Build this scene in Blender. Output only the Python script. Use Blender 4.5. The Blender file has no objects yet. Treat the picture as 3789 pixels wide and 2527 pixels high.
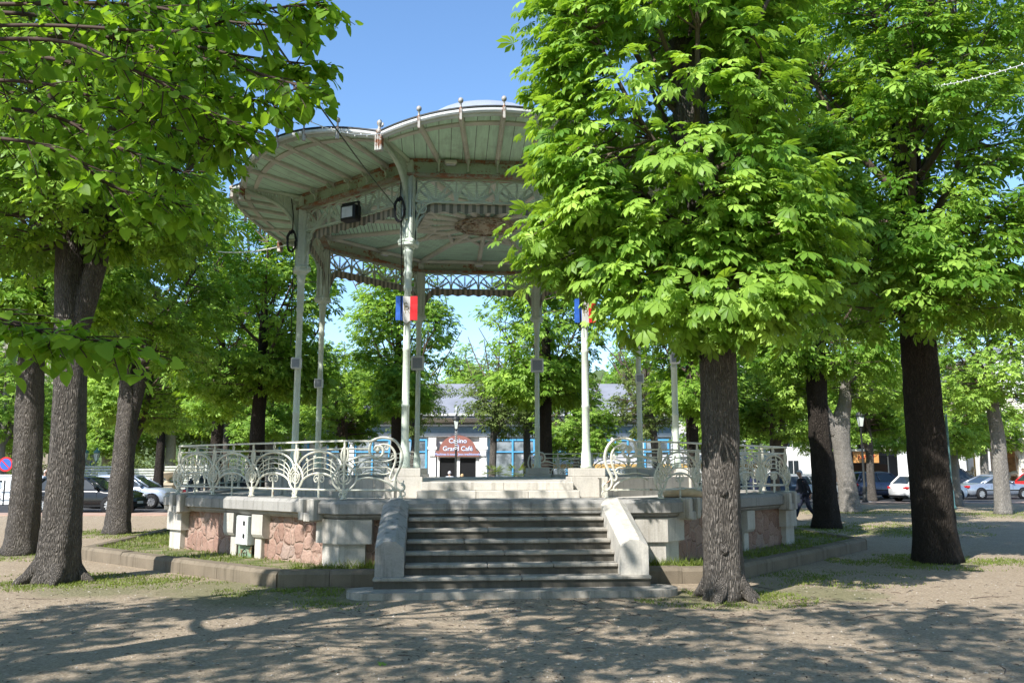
import bpy, math, random
import numpy as np
from mathutils import Vector, Matrix, Euler

PI = math.pi
scene = bpy.context.scene
COL = scene.collection

# ------------------------------------------------------------------ helpers
def V3(*a):
    return Vector(a)

def tag(o, label=None, cat=None, group=None, kind=None):
    if label: o['label'] = label
    if cat: o['category'] = cat
    if group: o['group'] = group
    if kind: o['kind'] = kind
    return o

def empty(name, loc=(0, 0, 0), rz=0.0, parent=None):
    o = bpy.data.objects.new(name, None)
    COL.objects.link(o)
    o.location = loc
    o.rotation_euler = (0, 0, rz)
    o.empty_display_size = 0.2
    if parent: o.parent = parent
    return o

def place(name, me, parent=None, loc=(0, 0, 0), rot=(0, 0, 0), scale=None):
    o = bpy.data.objects.new(name, me)
    COL.objects.link(o)
    o.location = loc
    o.rotation_euler = rot
    if scale: o.scale = scale
    if parent: o.parent = parent
    return o

def copy_tree(o, parent=None):
    c = o.copy()
    COL.objects.link(c)
    c.parent = parent
    for ch in list(o.children):
        copy_tree(ch, c)
    return c

class MB:
    """collects shapes into one mesh"""
    def __init__(s):
        s.v = []; s.f = []; s.mi = []; s.sm = []
        s.m = 0; s.smooth = False
        s.mat = Matrix.Identity(4)
    def add(s, vs, fs):
        b = len(s.v)
        M = s.mat
        s.v.extend([tuple(M @ Vector(p)) for p in vs])
        for f in fs:
            s.f.append(tuple(b + i for i in f)); s.mi.append(s.m); s.sm.append(s.smooth)
        return s
    def box(s, x0, x1, y0, y1, z0, z1, bev=0.0):
        if bev <= 0:
            vs = [(x, y, z) for z in (z0, z1) for y in (y0, y1) for x in (x0, x1)]
            return s.add(vs, [(0, 2, 3, 1), (4, 5, 7, 6), (0, 1, 5, 4), (2, 6, 7, 3), (0, 4, 6, 2), (1, 3, 7, 5)])
        b = min(bev, (x1-x0)*.45, (y1-y0)*.45, (z1-z0)*.45)
        X = (x0, x1); Y = (y0, y1); Z = (z0, z1)
        vs = []; idx = {}
        for i in (0, 1):
            for j in (0, 1):
                for k in (0, 1):
                    sx = 1 if i == 0 else -1; sy = 1 if j == 0 else -1; sz = 1 if k == 0 else -1
                    for ax in range(3):
                        p = [X[i]+sx*b, Y[j]+sy*b, Z[k]+sz*b]
                        p[ax] = (X[i], Y[j], Z[k])[ax]
                        idx[(i, j, k, ax)] = len(vs); vs.append(tuple(p))
        fs = []
        for ax in range(3):
            for sd in (0, 1):
                o = [q for q in range(3) if q != ax]
                ring = []
                for (p, q) in ((0, 0), (1, 0), (1, 1), (0, 1)):
                    c = [0, 0, 0]; c[ax] = sd; c[o[0]] = p; c[o[1]] = q
                    ring.append(idx[(c[0], c[1], c[2], ax)])
                fs.append(tuple(ring))
        for ax in range(3):
            o = [q for q in range(3) if q != ax]
            for p in (0, 1):
                for q in (0, 1):
                    c = [0, 0, 0]; c[o[0]] = p; c[o[1]] = q
                    c0 = list(c); c0[ax] = 0; c1 = list(c); c1[ax] = 1
                    fs.append((idx[(*c0, o[0])], idx[(*c1, o[0])], idx[(*c1, o[1])], idx[(*c0, o[1])]))
        for i in (0, 1):
            for j in (0, 1):
                for k in (0, 1):
                    fs.append(tuple(idx[(i, j, k, a)] for a in range(3)))
        return s.add(vs, fs)
    def prism(s, poly, z0, z1, axis='z'):
        """extrude polygon (2d) between z0,z1; axis z: (x,y); axis y: poly=(x,z), extruded along y; axis x: poly=(y,z)"""
        n = len(poly)
        def mk(p, h):
            if axis == 'z': return (p[0], p[1], h)
            if axis == 'y': return (p[0], h, p[1])
            return (h, p[0], p[1])
        vs = [mk(p, z0) for p in poly] + [mk(p, z1) for p in poly]
        fs = [tuple(range(n))[::-1], tuple(range(n, 2*n))]
        fs += [(i, (i+1) % n, n+(i+1) % n, n+i) for i in range(n)]
        return s.add(vs, fs)
    def loft(s, rings, closed=True, cap=True):
        n = len(rings[0]); vs = [p for r in rings for p in r]; fs = []
        m = n if closed else n-1
        for k in range(len(rings)-1):
            for i in range(m):
                j = (i+1) % n
                fs.append((k*n+i, k*n+j, (k+1)*n+j, (k+1)*n+i))
        if cap and closed:
            fs.append(tuple(range(n))[::-1]); fs.append(tuple((len(rings)-1)*n+i for i in range(n)))
        return s.add(vs, fs)
    def lathe(s, prof, n=16, cx=0, cy=0, cap=True):
        rings = [[(cx+r*math.cos(2*PI*i/n), cy+r*math.sin(2*PI*i/n), z) for i in range(n)] for r, z in prof]
        return s.loft(rings, True, cap)
    def tube(s, pts, r, n=6, cap=True):
        pts = [Vector(p) for p in pts]
        N = len(pts)
        if N < 2: return s
        rad = r if isinstance(r, (list, tuple)) else [r]*N
        rings = []
        t0 = (pts[1]-pts[0]).normalized()
        up = Vector((0, 0, 1)) if abs(t0.z) < .9 else Vector((1, 0, 0))
        nrm = t0.cross(up).normalized()
        for i in range(N):
            if i == 0: t = pts[1]-pts[0]
            elif i == N-1: t = pts[-1]-pts[-2]
            else: t = pts[i+1]-pts[i-1]
            if t.length < 1e-9: t = t0
            t.normalize()
            nrm = nrm - t*nrm.dot(t)
            if nrm.length < 1e-6: nrm = t.orthogonal()
            nrm.normalize()
            b = t.cross(nrm)
            rings.append([tuple(pts[i]+(nrm*math.cos(2*PI*k/n)+b*math.sin(2*PI*k/n))*rad[i]) for k in range(n)])
        return s.loft(rings, True, cap)
    def ball(s, c, r, n=10, m=6, sz=1.0):
        prof = [(max(1e-4, r*math.sin(PI*i/m)), c[2]-r*sz*math.cos(PI*i/m)) for i in range(m+1)]
        return s.lathe(prof, n, c[0], c[1], False)
    def mesh(s, name, mats):
        me = bpy.data.meshes.new(name)
        me.from_pydata(s.v, [], s.f)
        for m in (mats if isinstance(mats, (list, tuple)) else [mats]): me.materials.append(m)
        me.polygons.foreach_set('material_index', s.mi)
        me.polygons.foreach_set('use_smooth', s.sm)
        me.validate(); me.update()
        return me
    def build(s, name, mats, parent=None, loc=(0, 0, 0), rot=(0, 0, 0)):
        return place(name, s.mesh(name, mats), parent, loc, rot)

def spline(pts, k=5):
    """Catmull-Rom through 2d/3d points"""
    P = [np.array(p, float) for p in pts]
    out = []
    for i in range(len(P)-1):
        p0 = P[max(i-1, 0)]; p1 = P[i]; p2 = P[i+1]; p3 = P[min(i+2, len(P)-1)]
        for j in range(k):
            t = j/k
            out.append(.5*((2*p1)+(-p0+p2)*t+(2*p0-5*p1+4*p2-p3)*t*t+(-p0+3*p1-3*p2+p3)*t**3))
    out.append(P[-1])
    return [tuple(float(c) for c in q) for q in out]

def np_mesh(name, verts, tris, mat, tint=None, smooth=False):
    me = bpy.data.meshes.new(name)
    nv = len(verts); nf = len(tris); k = tris.shape[1]
    me.vertices.add(nv); me.loops.add(nf*k); me.polygons.add(nf)
    me.vertices.foreach_set('co', np.ascontiguousarray(verts, np.float32).ravel())
    me.loops.foreach_set('vertex_index', np.ascontiguousarray(tris, np.int32).ravel())
    me.polygons.foreach_set('loop_start', np.arange(0, nf*k, k, dtype=np.int32))
    if smooth: me.polygons.foreach_set('use_smooth', np.ones(nf, bool))
    if tint is not None:
        at = me.attributes.new('tint', 'FLOAT', 'POINT')
        at.data.foreach_set('value', np.ascontiguousarray(tint, np.float32))
    me.materials.append(mat)
    me.update(calc_edges=True)
    return me

# ------------------------------------------------------------------ materials
class NT:
    def __init__(s, name):
        s.mat = bpy.data.materials.new(name); s.mat.use_nodes = True
        s.t = s.mat.node_tree; s.t.nodes.clear()
        s.out = s.t.nodes.new('ShaderNodeOutputMaterial')
    def n(s, typ, **kw):
        nd = s.t.nodes.new(typ)
        for k, v in kw.items():
            if hasattr(nd, k) and k not in nd.inputs: setattr(nd, k, v)
            else: nd.inputs[k].default_value = v
        return nd
    def l(s, a, b): s.t.links.new(a, b)
    def coord(s, kind='Object', scale=(1, 1, 1)):
        tc = s.n('ShaderNodeTexCoord'); mp = s.n('ShaderNodeMapping')
        mp.inputs['Scale'].default_value = scale
        s.l(tc.outputs[kind], mp.inputs['Vector'])
        return mp.outputs['Vector']
    def noise(s, vec, scale=5, detail=4, rough=.55):
        nd = s.n('ShaderNodeTexNoise'); nd.inputs['Scale'].default_value = scale
        nd.inputs['Detail'].default_value = detail; nd.inputs['Roughness'].default_value = rough
        s.l(vec, nd.inputs['Vector']); return nd.outputs['Fac']
    def ramp(s, fac, stops):
        r = s.n('ShaderNodeValToRGB'); cr = r.color_ramp
        while len(cr.elements) < len(stops): cr.elements.new(.5)
        for e, (p, c) in zip(cr.elements, stops):
            e.position = p; e.color = (*c, 1) if len(c) == 3 else c
        s.l(fac, r.inputs['Fac']); return r.outputs['Color']
    def mix(s, fac, a, b, blend='MIX'):
        m = s.n('ShaderNodeMix', data_type='RGBA', blend_type=blend)
        for inp, val in ((m.inputs[0], fac), (m.inputs[6], a), (m.inputs[7], b)):
            if hasattr(val, 'is_output') or isinstance(val, bpy.types.NodeSocket): s.l(val, inp)
            elif isinstance(val, (int, float)): inp.default_value = val
            else: inp.default_value = (*val, 1) if len(val) == 3 else val
        return m.outputs[2]
    def math(s, op, a, b=0.0, c=None):
        m = s.n('ShaderNodeMath', operation=op)
        for i, val in enumerate((a, b) if c is None else (a, b, c)):
            if isinstance(val, bpy.types.NodeSocket): s.l(val, m.inputs[i])
            else: m.inputs[i].default_value = val
        return m.outputs[0]
    def bump(s, h, strength=.3, dist=.02):
        b = s.n('ShaderNodeBump'); b.inputs['Strength'].default_value = strength; b.inputs['Distance'].default_value = dist
        s.l(h, b.inputs['Height']); return b.outputs['Normal']
    def bsdf(s, color, rough=.7, metal=0.0, spec=.3, normal=None, **kw):
        p = s.n('ShaderNodeBsdfPrincipled')
        if isinstance(color, bpy.types.NodeSocket): s.l(color, p.inputs['Base Color'])
        else: p.inputs['Base Color'].default_value = (*color, 1)
        if isinstance(rough, bpy.types.NodeSocket): s.l(rough, p.inputs['Roughness'])
        else: p.inputs['Roughness'].default_value = rough
        p.inputs['Metallic'].default_value = metal
        p.inputs['Specular IOR Level'].default_value = spec
        for k, v in kw.items(): p.inputs[k].default_value = v
        if normal is not None: s.l(normal, p.inputs['Normal'])
        s.l(p.outputs[0], s.out.inputs['Surface'])
        return p

def plain(name, color, rough=.6, metal=0.0, spec=.3, var=.12, scale=8):
    t = NT(name); v = t.coord()
    n = t.noise(v, scale, 4)
    lo = tuple(c*(1-var) for c in color); hi = tuple(min(1, c*(1+var)) for c in color)
    t.bsdf(t.ramp(n, [(.3, lo), (.7, hi)]), rough, metal, spec)
    return t.mat

def stone_mat(name, base, dark, streak=.5, bump=.25, sc=1.0, joints=None):
    t = NT(name); v = t.coord('Object')
    big = t.noise(v, 1.6*sc, 5, .6); fine = t.noise(v, 38*sc, 4, .7)
    vs = t.coord('Object', (7, 7, .55)); st = t.noise(vs, 1.3, 5, .65)
    c = t.ramp(big, [(.3, tuple(.72*x for x in base)), (.62, base)])
    c = t.mix(t.math('MULTIPLY', t.ramp(st, [(.5, (0, 0, 0)), (.72, (1, 1, 1))]), streak), c, dark)
    c = t.mix(.25, c, t.ramp(fine, [(.3, tuple(.5*x for x in base)), (.7, tuple(min(1, 1.25*x) for x in base))]))
    h = t.math('ADD', t.math('MULTIPLY', fine, .5), t.math('MULTIPLY', big, .25))
    t.bsdf(c, .85, 0, .2, t.bump(h, bump, .02))
    return t.mat

def rust_paint(name, paint, rust=(.23, .085, .03), amount=.57, dirt=.35, rough=.45, coords='Object'):
    t = NT(name); v = t.coord(coords)
    a = t.noise(v, 3.2, 6, .7); b = t.noise(v, 19, 5, .7); d = t.noise(v, 1.1, 4, .6)
    mask = t.math('ADD', t.math('MULTIPLY', a, .65), t.math('MULTIPLY', b, .35))
    rm = t.ramp(mask, [(amount, (0, 0, 0)), (amount+.07, (1, 1, 1))])
    c = t.ramp(d, [(.3, tuple(x*(1-dirt) for x in paint)), (.65, paint)])
    c = t.mix(t.math('MULTIPLY', t.ramp(b, [(.52, (0, 0, 0)), (.75, (1, 1, 1))]), .3), c, (.09, .085, .06))
    c = t.mix(rm, c, t.ramp(b, [(.3, tuple(x*.6 for x in rust)), (.7, rust)]))
    t.bsdf(c, rough, 0, .35, t.bump(mask, .2, .01))
    return t.mat

def boards_mat(name, paint, spacing, axis=0, groove=.07, dirt=.5):
    """painted tongue-and-groove boards: dark joints every `spacing` m along object axis"""
    t = NT(name); tc = t.n('ShaderNodeTexCoord'); sx = t.n('ShaderNodeSeparateXYZ')
    t.l(tc.outputs['Object'], sx.inputs[0])
    q = t.math('FRACT', t.math('ADD', t.math('DIVIDE', sx.outputs[axis], spacing), 50.0))
    line = t.math('LESS_THAN', q, groove)
    idx = t.math('FLOOR', t.math('ADD', t.math('DIVIDE', sx.outputs[axis], spacing), 50.0))
    wn = t.n('ShaderNodeTexWhiteNoise', noise_dimensions='1D'); t.l(idx, wn.inputs['W'])
    sc = (9, 1.1, 1) if axis == 0 else (1.1, 9, 1)
    v = t.coord('Object', sc)
    s1 = t.noise(v, 1.6, 6, .7); v2 = t.coord('Object'); s2 = t.noise(v2, 1.4, 5, .7)
    c = t.ramp(s1, [(.25, tuple(x*(1-dirt) for x in paint)), (.62, paint)])
    c = t.mix(t.math('MULTIPLY', wn.outputs['Value'], .2), c, tuple(x*.62 for x in paint))
    c = t.mix(t.math('MULTIPLY', t.ramp(s2, [(.52, (0, 0, 0)), (.75, (1, 1, 1))]), .38), c, (.12, .13, .10))
    c = t.mix(t.math('MULTIPLY', line, .8), c, (.02, .025, .02))
    t.bsdf(c, .6, 0, .3, t.bump(line, -.5, .015))
    return t.mat

def leaf_mat(name, dark, light, trans, tmix=.38, spec=.22, rough=.45):
    t = NT(name)
    at = t.n('ShaderNodeAttribute', attribute_name='tint')
    oi = t.n('ShaderNodeObjectInfo')
    f = t.math('ADD', at.outputs['Fac'], t.math('MULTIPLY', t.math('SUBTRACT', oi.outputs['Random'], .5), .22))
    c = t.ramp(f, [(.0, dark), (.55, tuple((a+b)/2 for a, b in zip(dark, light))), (1.0, light)])
    p = t.n('ShaderNodeBsdfPrincipled'); t.l(c, p.inputs['Base Color'])
    p.inputs['Roughness'].default_value = rough; p.inputs['Specular IOR Level'].default_value = spec
    tr = t.n('ShaderNodeBsdfTranslucent')
    c2 = t.mix(.5, t.mix(1.0, c, (1.5, 1.35, .55), 'MULTIPLY'), trans)
    t.l(c2, tr.inputs['Color'])
    mx = t.n('ShaderNodeMixShader'); mx.inputs[0].default_value = tmix
    t.l(p.outputs[0], mx.inputs[1]); t.l(tr.outputs[0], mx.inputs[2]); t.l(mx.outputs[0], t.out.inputs['Surface'])
    return t.mat

def bark_mat(name, base, dark, sc=1.0, bump=1.0):
    t = NT(name)
    v = t.coord('Object', (1, 1, .15))
    vo = t.n('ShaderNodeTexVoronoi', feature='DISTANCE_TO_EDGE'); vo.inputs['Scale'].default_value = 46*sc
    nz = t.noise(v, 7*sc, 4, .6)
    mv = t.n('ShaderNodeVectorMath', operation='MULTIPLY_ADD')
    nzc = t.n('ShaderNodeTexNoise'); nzc.inputs['Scale'].default_value = 9*sc; t.l(v, nzc.inputs['Vector'])
    t.l(nzc.outputs['Color'], mv.inputs[0]); mv.inputs[1].default_value = (.06, .06, .06); t.l(v, mv.inputs[2])
    t.l(mv.outputs[0], vo.inputs['Vector'])
    crack = t.ramp(vo.outputs['Distance'], [(.0, (0, 0, 0)), (.34, (1, 1, 1))])
    big = t.noise(t.coord('Object', (1, 1, .6)), 2.0*sc, 5, .65)
    c = t.ramp(big, [(.3, tuple(x*.62 for x in base)), (.7, base)])
    c = t.mix(t.math('SUBTRACT', 1.0, t.math('ADD', t.math('MULTIPLY', crack, .62), .38)), c, dark)
    fine = t.noise(t.coord('Object', (1, 1, .4)), 70*sc, 3, .7)
    c = t.mix(.35, c, t.ramp(fine, [(.3, dark), (.75, tuple(min(1, x*1.35) for x in base))]))
    h = t.math('ADD', crack, t.math('MULTIPLY', fine, .35))
    h = t.math('ADD', h, t.math('MULTIPLY', nz, .6))
    t.bsdf(c, .9, 0, .12, t.bump(h, bump, .04))
    return t.mat

def glass_mat(name, tint=(.03, .04, .045), rough=.06):
    t = NT(name); v = t.coord()
    n = t.noise(v, 1.5, 3)
    t.bsdf(t.ramp(n, [(.35, tuple(x*.6 for x in tint)), (.7, tint)]), rough, 0, .55)
    return t.mat

def paint_mat(name, color, metal=.0, rough=.22):
    t = NT(name); v = t.coord()
    n = t.noise(v, 3, 4); d = t.noise(v, 40, 3, .7)
    c = t.ramp(n, [(.3, tuple(x*.9 for x in color)), (.7, color)])
    p = t.bsdf(c, t.math('ADD', t.math('MULTIPLY', d, .12), rough), metal, .5)
    p.inputs['Coat Weight'].default_value = .25; p.inputs['Specular IOR Level'].default_value = .35; p.inputs['Coat Roughness'].default_value = .06
    return t.mat

M = {}
M['stone'] = stone_mat('weathered_limestone', (.50, .47, .42), (.07, .07, .065), .75, .3)
M['stone_clean'] = stone_mat('pale_limestone', (.56, .525, .465), (.17, .145, .11), .6, .22)
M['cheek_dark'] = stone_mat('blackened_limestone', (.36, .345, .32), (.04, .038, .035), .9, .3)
M['step'] = stone_mat('step_stone', (.38, .35, .30), (.05, .046, .04), .7, .4)
M['riser'] = stone_mat('grimy_shaded_riser', (.115, .104, .085), (.035, .032, .026), .7, .4)  # grime and the shade under the nosings both put into this dark colour
M['coping'] = stone_mat('coping_stone', (.33, .318, .295), (.06, .058, .054), .7, .3)
M['curbstone'] = stone_mat('curb_concrete', (.21, .172, .125), (.045, .04, .028), .75, .7, 1.6)
M['green'] = rust_paint('pale_green_iron_paint', (.50, .57, .45), amount=.60)
M['green_clean'] = rust_paint('pale_green_iron_column', (.62, .69, .59), amount=.64, dirt=.22)
M['beam'] = rust_paint('rusty_green_beam', (.44, .54, .39), rust=(.26, .10, .04), amount=.525)
M['flange'] = rust_paint('rusty_flange', (.33, .33, .25), rust=(.30, .115, .045), amount=.47)
M['white_iron'] = rust_paint('rusty_white_iron', (.68, .665, .555), rust=(.33, .15, .06), amount=.565, dirt=.25)
M['dark_iron'] = plain('dark_iron', (.025, .027, .026), .5)
M['soffit'] = boards_mat('soffit_boards', (.60, .83, .64), .24, 0, .05, .30)
M['ceiling'] = boards_mat('ceiling_boards', (.60, .84, .64), .105, 1, .14, .28)
M['rib'] = rust_paint('cream_grey_rib', (.64, .63, .54), amount=.69)
M['rosette'] = rust_paint('rosette_iron', (.50, .44, .33), rust=(.25, .13, .06), amount=.50)
M['zinc'] = stone_mat('zinc_sheet', (.30, .33, .375), (.17, .185, .21), .3, .08, .7)
M['black'] = plain('black_plastic', (.012, .012, .013), .45)
M['white_paint'] = plain('white_paint', (.78, .78, .76), .5, var=.05)
M['grey_box'] = plain('grey_box', (.62, .65, .63), .5, var=.06)
M['steel'] = plain('steel', (.55, .55, .55), .3, .9)
M['asphalt'] = stone_mat('asphalt', (.062, .062, .064), (.035, .035, .036), .3, .4, 1.5)
M['glass'] = glass_mat('dark_glass')
M['tyre'] = plain('tyre', (.014, .014, .015), .8)
M['rim'] = plain('alloy_rim', (.55, .56, .58), .3, .8, var=.05)
M['red_lamp'] = plain('red_lens', (.45, .012, .015), .2, 0, .6)
M['head_lamp'] = plain('clear_lens', (.6, .62, .65), .12, 0, .7)
M['plate'] = plain('number_plate', (.75, .75, .72), .5)
M['plate_y'] = plain('yellow_plate', (.75, .5, .06), .5)
M['bark'] = bark_mat('chestnut_bark', (.27, .24, .21), (.020, .017, .015))
M['bark_dark'] = bark_mat('dark_bark', (.085, .07, .058), (.012, .010, .008))
M['bark_pale'] = bark_mat('pale_bark', (.36, .335, .30), (.10, .09, .08), .8, .7)
M['bark_plane'] = bark_mat('plane_tree_bark', (.55, .53, .46), (.24, .225, .17), .35, .3)
M['twig'] = plain('twig_bark', (.115, .085, .065), .85)
M['leaf'] = leaf_mat('chestnut_leaf', (.075, .18, .018), (.40, .60, .105), (.42, .66, .04), .36)
M['leaf_far'] = leaf_mat('park_leaf', (.095, .20, .025), (.43, .62, .12), (.45, .66, .05), .38)
M['leaf_lime'] = leaf_mat('lime_leaf', (.08, .19, .016), (.30, .49, .055), (.40, .68, .03), .48)
M['leaf_olive'] = leaf_mat('olive_leaf', (.10, .145, .03), (.26, .33, .10), (.24, .36, .05))
M['grass'] = leaf_mat('grass_blade', (.075, .12, .016), (.27, .32, .075), (.28, .36, .05), .3)
# ------------------------------------------------------------------ camera, world, sun
H = 1.82
PITCH = math.atan((1074-784)/1958.)
cam = bpy.data.cameras.new('camera'); cam.sensor_width = 36; cam.lens = 36*1958/2351.
cam.clip_end = 1500; cam.clip_start = .05
cam_o = bpy.data.objects.new('camera', cam); COL.objects.link(cam_o)
cam_o.location = (0, 0, H); cam_o.rotation_euler = (PI/2+PITCH, 0, 0)
scene.camera = cam_o

EL = math.radians(43); AZ = math.radians(38)      # sun behind the camera, to the left
sund = Vector((-math.sin(AZ)*math.cos(EL), -math.cos(AZ)*math.cos(EL), math.sin(EL)))
L = bpy.data.lights.new('sun', 'SUN'); L.energy = 8.6; L.angle = math.radians(.53); L.color = (1, .97, .92)
Lo = bpy.data.objects.new('sun', L); COL.objects.link(Lo)
Lo.rotation_euler = (-sund).to_track_quat('-Z', 'Y').to_euler()
W = bpy.data.worlds.new('World'); scene.world = W; W.use_nodes = True
wt = W.node_tree; bg = wt.nodes['Background']
sky = wt.nodes.new('ShaderNodeTexSky'); sky.sky_type = 'NISHITA'; sky.sun_disc = False
sky.sun_elevation = EL; sky.sun_rotation = math.atan2(sund.x, sund.y)
sky.air_density = 1.0; sky.dust_density = .35; sky.ozone_density = 2.6; sky.altitude = 250
hs = wt.nodes.new('ShaderNodeHueSaturation'); hs.inputs['Saturation'].default_value = 1.10; hs.inputs['Value'].default_value = 1.48
wt.links.new(sky.outputs[0], hs.inputs['Color']); wt.links.new(hs.outputs[0], bg.inputs['Color'])
bg.inputs['Strength'].default_value = .19
scene.view_settings.view_transform = 'Standard'; scene.view_settings.look = 'None'
scene.view_settings.exposure = 0; scene.view_settings.gamma = 1
cy = scene.cycles
cy.max_bounces = 7; cy.diffuse_bounces = 3; cy.glossy_bounces = 3; cy.transmission_bounces = 4; cy.transparent_max_bounces = 6
cy.caustics_reflective = False; cy.caustics_refractive = False
cy.sample_clamp_indirect = 6
cy.use_denoising = True
scene.render.filter_size = 1.25
try:
    cy.denoiser = 'OPENIMAGEDENOISE'; cy.denoising_input_passes = 'RGB_ALBEDO_NORMAL'
except Exception: pass

# ------------------------------------------------------------------ trees: position table (used by the ground's grass patches too)
NEAR = [(-7.37, 14.22), (-10.46, 18.66), (-11.03, 24.39), (2.99, 12.37), (8.3, 17.13), (9.62, 26.66), (14.11, 36.33), (19.6, 34.63)]
YAW = math.radians(4.75); BC = (-.665, 21.14)
def b2w(r, f, z=0.0):
    c, s = math.cos(YAW), math.sin(YAW)
    return Vector((BC[0]+r*c-f*s, BC[1]+r*s+f*c, z))

# ------------------------------------------------------------------ ground
def ground_mat():
    t = NT('park_sand')
    v = t.coord('Object')
    big = t.noise(v, .35, 5, .6); mid = t.noise(v, 2.3, 6, .65); fine = t.noise(v, 55, 4, .75)
    c = t.ramp(big, [(.3, (.325, .252, .172)), (.7, (.49, .392, .283))])
    c = t.mix(.45, c, t.ramp(mid, [(.3, (.205, .158, .107)), (.72, (.55, .445, .325))]))
    c = t.mix(.38, c, t.ramp(fine, [(.36, (.085, .062, .042)), (.66, (.70, .575, .43))]))
    n25 = t.noise(v, 23, 5, .75); n6 = t.noise(v, 6.5, 5, .7)
    c = t.mix(.42, c, t.ramp(n25, [(.36, (.10, .072, .048)), (.64, (.66, .53, .39))]))
    c = t.mix(t.math('MULTIPLY', t.ramp(n6, [(.5, (0, 0, 0)), (.68, (1, 1, 1))]), .35), c, (.20, .145, .092))
    vo = t.n('ShaderNodeTexVoronoi'); vo.inputs['Scale'].default_value = 24; t.l(v, vo.inputs['Vector'])
    wn = t.n('ShaderNodeTexWhiteNoise', noise_dimensions='3D'); t.l(vo.outputs['Position'], wn.inputs['Vector'])
    peb = t.math('MULTIPLY', t.math('LESS_THAN', vo.outputs['Distance'], .16), t.math('GREATER_THAN', wn.outputs['Value'], .8))
    c = t.mix(t.math('MULTIPLY', peb, .6), c, (.5, .47, .42))
    # worn grass tint round the tree bases and along the kerb
    tc = t.n('ShaderNodeTexCoord')
    tot = None
    spots = [(x, y, .95 if y < 30 else 1.7) for x, y in NEAR] + [(-4.3, 13.4, 1.3), (-6.2, 13.6, 1.2), (-2.6, 12.6, .9), (-3.6, 12.4, .9), (11.0, 24.5, 1.4), (4.6, 12.9, .9)]
    for x, y, r in spots:
        d = t.n('ShaderNodeVectorMath', operation='DISTANCE'); t.l(tc.outputs['Object'], d.inputs[0]); d.inputs[1].default_value = (x, y, 0)
        q = t.math('SUBTRACT', 1.0, t.math('DIVIDE', d.outputs['Value'], r*1.5))
        q = t.math('MAXIMUM', q, 0.0)
        tot = q if tot is None else t.math('MAXIMUM', tot, q)
    gm = t.math('MULTIPLY', tot, t.math('ADD', t.math('MULTIPLY', mid, 2.0), .1))
    gmask = t.ramp(gm, [(.30, (0, 0, 0)), (.62, (1, 1, 1))])
    c = t.mix(t.math('MULTIPLY', gmask, .5), c, t.ramp(fine, [(.3, (.045, .075, .018)), (.7, (.16, .20, .06))]))
    h = t.math('ADD', t.math('ADD', t.math('MULTIPLY', fine, .5), t.math('MULTIPLY', n25, .9)), t.math('ADD', mid, n6))
    t.bsdf(c, .95, 0, .1, t.bump(h, .75, .05))
    return t.mat
m = MB()
m.add([(-700, -60, 0), (700, -60, 0), (700, 900, 0), (-700, 900, 0)], [(0, 1, 2, 3)])
tag(m.build('ground', ground_mat()), kind='structure')

# road and kerbside pavement (asphalt strip running behind the bandstand)
nr = [(-90, 33.4), (-10, 35.2), (8, 43.5), (20, 46.2), (90, 47.5)]
fr = [(-90, 42.6), (-14, 44.4), (4, 53.5), (20, 61.0), (90, 62.5)]
m = MB()
m.add([(x, y, .004) for x, y in nr]+[(x, y, .004) for x, y in fr], [(i, i+1, 6+i, 5+i) for i in range(4)])
tag(m.build('road', M['asphalt']), kind='structure')
t = NT('red_pavement'); v = t.coord(); nz = t.noise(v, 2, 5)
t.bsdf(t.ramp(nz, [(.3, (.34, .22, .17)), (.7, (.46, .33, .26))]), .9); M['redpave'] = t.mat
m = MB()
for i in range(1, 3):
    pass
pts = [(x, y-.2) for x, y in nr]; pts2 = [(x, y-1.7) for x, y in nr]
for i in range(4):
    a, b, c, d = pts2[i], pts2[i+1], pts[i+1], pts[i]
    m.add([(*a, 0), (*b, 0), (*c, 0), (*d, 0), (*a, .05), (*b, .05), (*c, .05), (*d, .05)], [(4, 5, 6, 7), (0, 1, 5, 4), (2, 3, 7, 6)])
tag(m.build('pavement', M['redpave']), kind='structure')
m = MB()
for i in range(4):
    a, b = fr[i], fr[i+1]
    m.add([(a[0], a[1], 0), (b[0], b[1], 0), (b[0], b[1]+6, 0), (a[0], a[1]+6, 0), (a[0], a[1], .13), (b[0], b[1], .13), (b[0], b[1]+6, .13), (a[0], a[1]+6, .13)],
          [(4, 5, 6, 7), (0, 1, 5, 4), (2, 3, 7, 6)])
tag(m.build('pavement', stone_mat('grey_pavement', (.36, .35, .33), (.2, .2, .19), .2, .1)), kind='structure')
# parking line strips
m = MB()
for k in range(16):
    x = -40+k*5.4
    def yy(x, line):
        for (x0, y0), (x1, y1) in zip(line, line[1:]):
            if x0 <= x <= x1: return y0+(y1-y0)*(x-x0)/(x1-x0)
        return line[0][1]
    y = yy(x, nr)
    m.add([(x, y+.2, .008), (x+.1, y+.2, .008), (x+.1, y+2.1, .008), (x, y+2.1, .008)], [(0, 1, 2, 3)])
tag(m.build('road_marking', M['white_paint']), kind='structure')

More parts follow.
